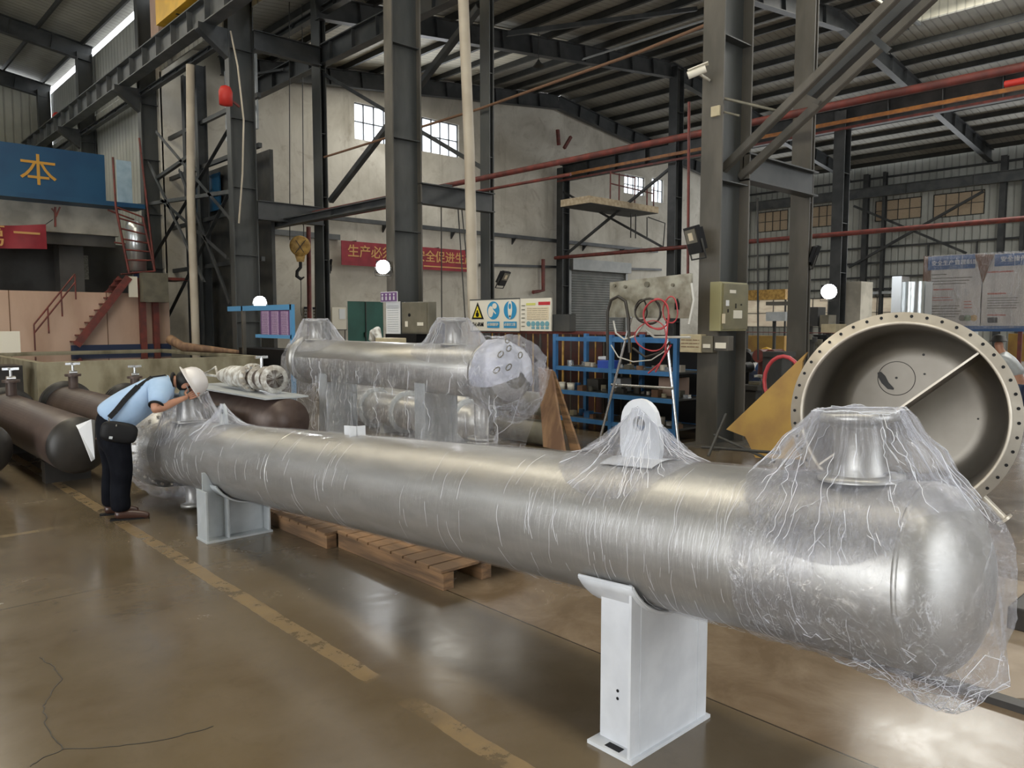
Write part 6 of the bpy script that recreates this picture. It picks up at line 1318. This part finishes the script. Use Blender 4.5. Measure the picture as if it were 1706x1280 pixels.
mb.build('bag_strap', M_black, man); MB(TM).bar((-.01, -.172, .845), (-.015, -.172, .80), .012, .03).build('buckle', M_chrome, man)
t = thing('sling_bag', TM @ Vector((.03, -.19, .70)), 'small black sling bag at the bending man\'s hip', 'bag')
QB = TM @ Matrix.Translation((.055, -.182, .725)) @ Matrix.Rotation(math.radians(12), 4, 'Y')
rows = []
for i in range(13):
    a = -PI/2+PI*i/12; rows.append([(.135*math.copysign(abs(math.cos(2*PI*j/28))**.6, math.cos(2*PI*j/28))*abs(math.cos(a))**.5, .035*math.sin(a), .085*math.copysign(abs(math.sin(2*PI*j/28))**.6, math.sin(2*PI*j/28))*abs(math.cos(a))**.5) for j in range(28)])
MB(QB).grid(rows, True, True).build('pouch', M_black, t); MB(QB).box((-.03, -.042, .05), (-.02, -.034, .066)).build('zip_pull', M_chrome, t); MB(QB).box((-.06, -.042, -.055), (-.035, -.034, -.035)).build('logo_patch', M_lgrey, t)
pp = [TM @ Vector(p) for p in ((-.14, .20, .82), (-.30, .20, .755), (-.27, .19, .68), (-.14, .18, .47), (-.10, .18, .50))]
P0 = [at(152, 699, X=1.72), at(127, 709, X=1.66), at(131, 716, X=1.66), at(152.5, 769, X=1.72), at(158, 765, X=1.75), at(158, 700, X=1.75)]
tag(MB().prism(P0, (-.002, .004, 0)).build('paper_sheets', M_paper), 'white paper sheets held low behind the bending man', 'paper')
def worker(px_, py_, X, cap, shirt, label, bend=False):
    hd = at(px_, py_, X=X); hz = min(hd.z, 1.6); T = Matrix.Translation((hd.x, hd.y, 0)); t = thing('person', (hd.x, hd.y, 0), label, 'person')
    hx = .35 if bend else 0
    skinned('body', [[(0, -hx, hz*.52, .12), (0, -hx*.4, hz*.72, .13), (0, -.03, hz*.86, .06), (0, 0, hz*.94, .085), (0, 0, hz, .07)], [(0, -hx*.4, hz*.72, .13), (.2, -hx*.3, hz*.78, .06), (.24, .1, hz*.6, .045), (.15, .3, hz*.55, .04)],
        [(0, -hx*.4, hz*.72, .13), (-.2, -hx*.3, hz*.78, .06), (-.24, .1, hz*.6, .045), (-.15, .3, hz*.55, .04)], [(0, -hx, hz*.52, .12), (.1, -hx, hz*.27, .075), (.1, -hx, .06, .05)], [(0, -hx, hz*.52, .12), (-.1, -hx, hz*.27, .075), (-.1, -hx, .06, .05)]], M_skin, t, T, 1)
    skinned('jacket', [[(0, -hx, hz*.50, .16), (0, -hx*.4, hz*.72, .165), (0, -.05, hz*.82, .10)], [(0, -hx*.4, hz*.72, .165), (.21, -hx*.3, hz*.77, .075), (.25, .08, hz*.62, .06)], [(0, -hx*.4, hz*.72, .165), (-.21, -hx*.3, hz*.77, .075), (-.25, .08, hz*.62, .06)]], shirt, t, T, 1)
    skinned('trousers', [[(0, -hx, hz*.52, .15), (.1, -hx, hz*.27, .095), (.1, -hx, .1, .075)], [(0, -hx, hz*.52, .15), (-.1, -hx, hz*.27, .095), (-.1, -hx, .1, .075)]], M_navy, t, T, 1)
    MB(T).lathe([(.001, hz+.12), (.09, hz+.09), (.125, hz+.0), (.16, hz-.01), (.11, hz-.015), (.001, hz+.05)], 24, 'z').build('hard_hat' if cap is not M_hair else 'hair', cap, t)
worker(1277, 588, 14.5, M_dyel, mat('work_blue', (.05, .12, .32), None, .8), 'far worker in yellow hard hat and blue overalls among the machines')
worker(1242, 590, 13.5, M_hair, M_dark, 'far dark-haired worker left of the yellow hard hat')
worker(1664, 568, 15.5, M_hair, M_lgrey, 'far worker in pale grey top bending behind the drum rim', True)
# small things on the floor
for (px_, py_, lab) in ((640, 1186, 'short dark scrap lying left of the yellow line'), (745, 1112, 'tiny dark chip on the yellow line')):
    pass
def crack(pts, nm_lab):
    P_ = [at(*q_, Z=.0012) for q_ in pts]; out = []
    for a_, b_ in zip(P_, P_[1:]):
        for k in range(6): p = a_.lerp(b_, k/6); out.append(p+Vector((rnd.uniform(-.006, .006), rnd.uniform(-.006, .006), 0)))
    mb = MB()
    for a_, b_ in zip(out, out[1:]): mb.bar(a_, b_, .004, .001)
    o = mb.build('floor_crack', M_bdark); o['kind'] = 'structure'
crack([(66, 1096), (90, 1112), (102, 1132), (84, 1155), (72, 1180), (78, 1215), (105, 1248), (60, 1270), (45, 1280)], ''); crack([(105, 1248), (180, 1246), (280, 1232), (372, 1206)], '')
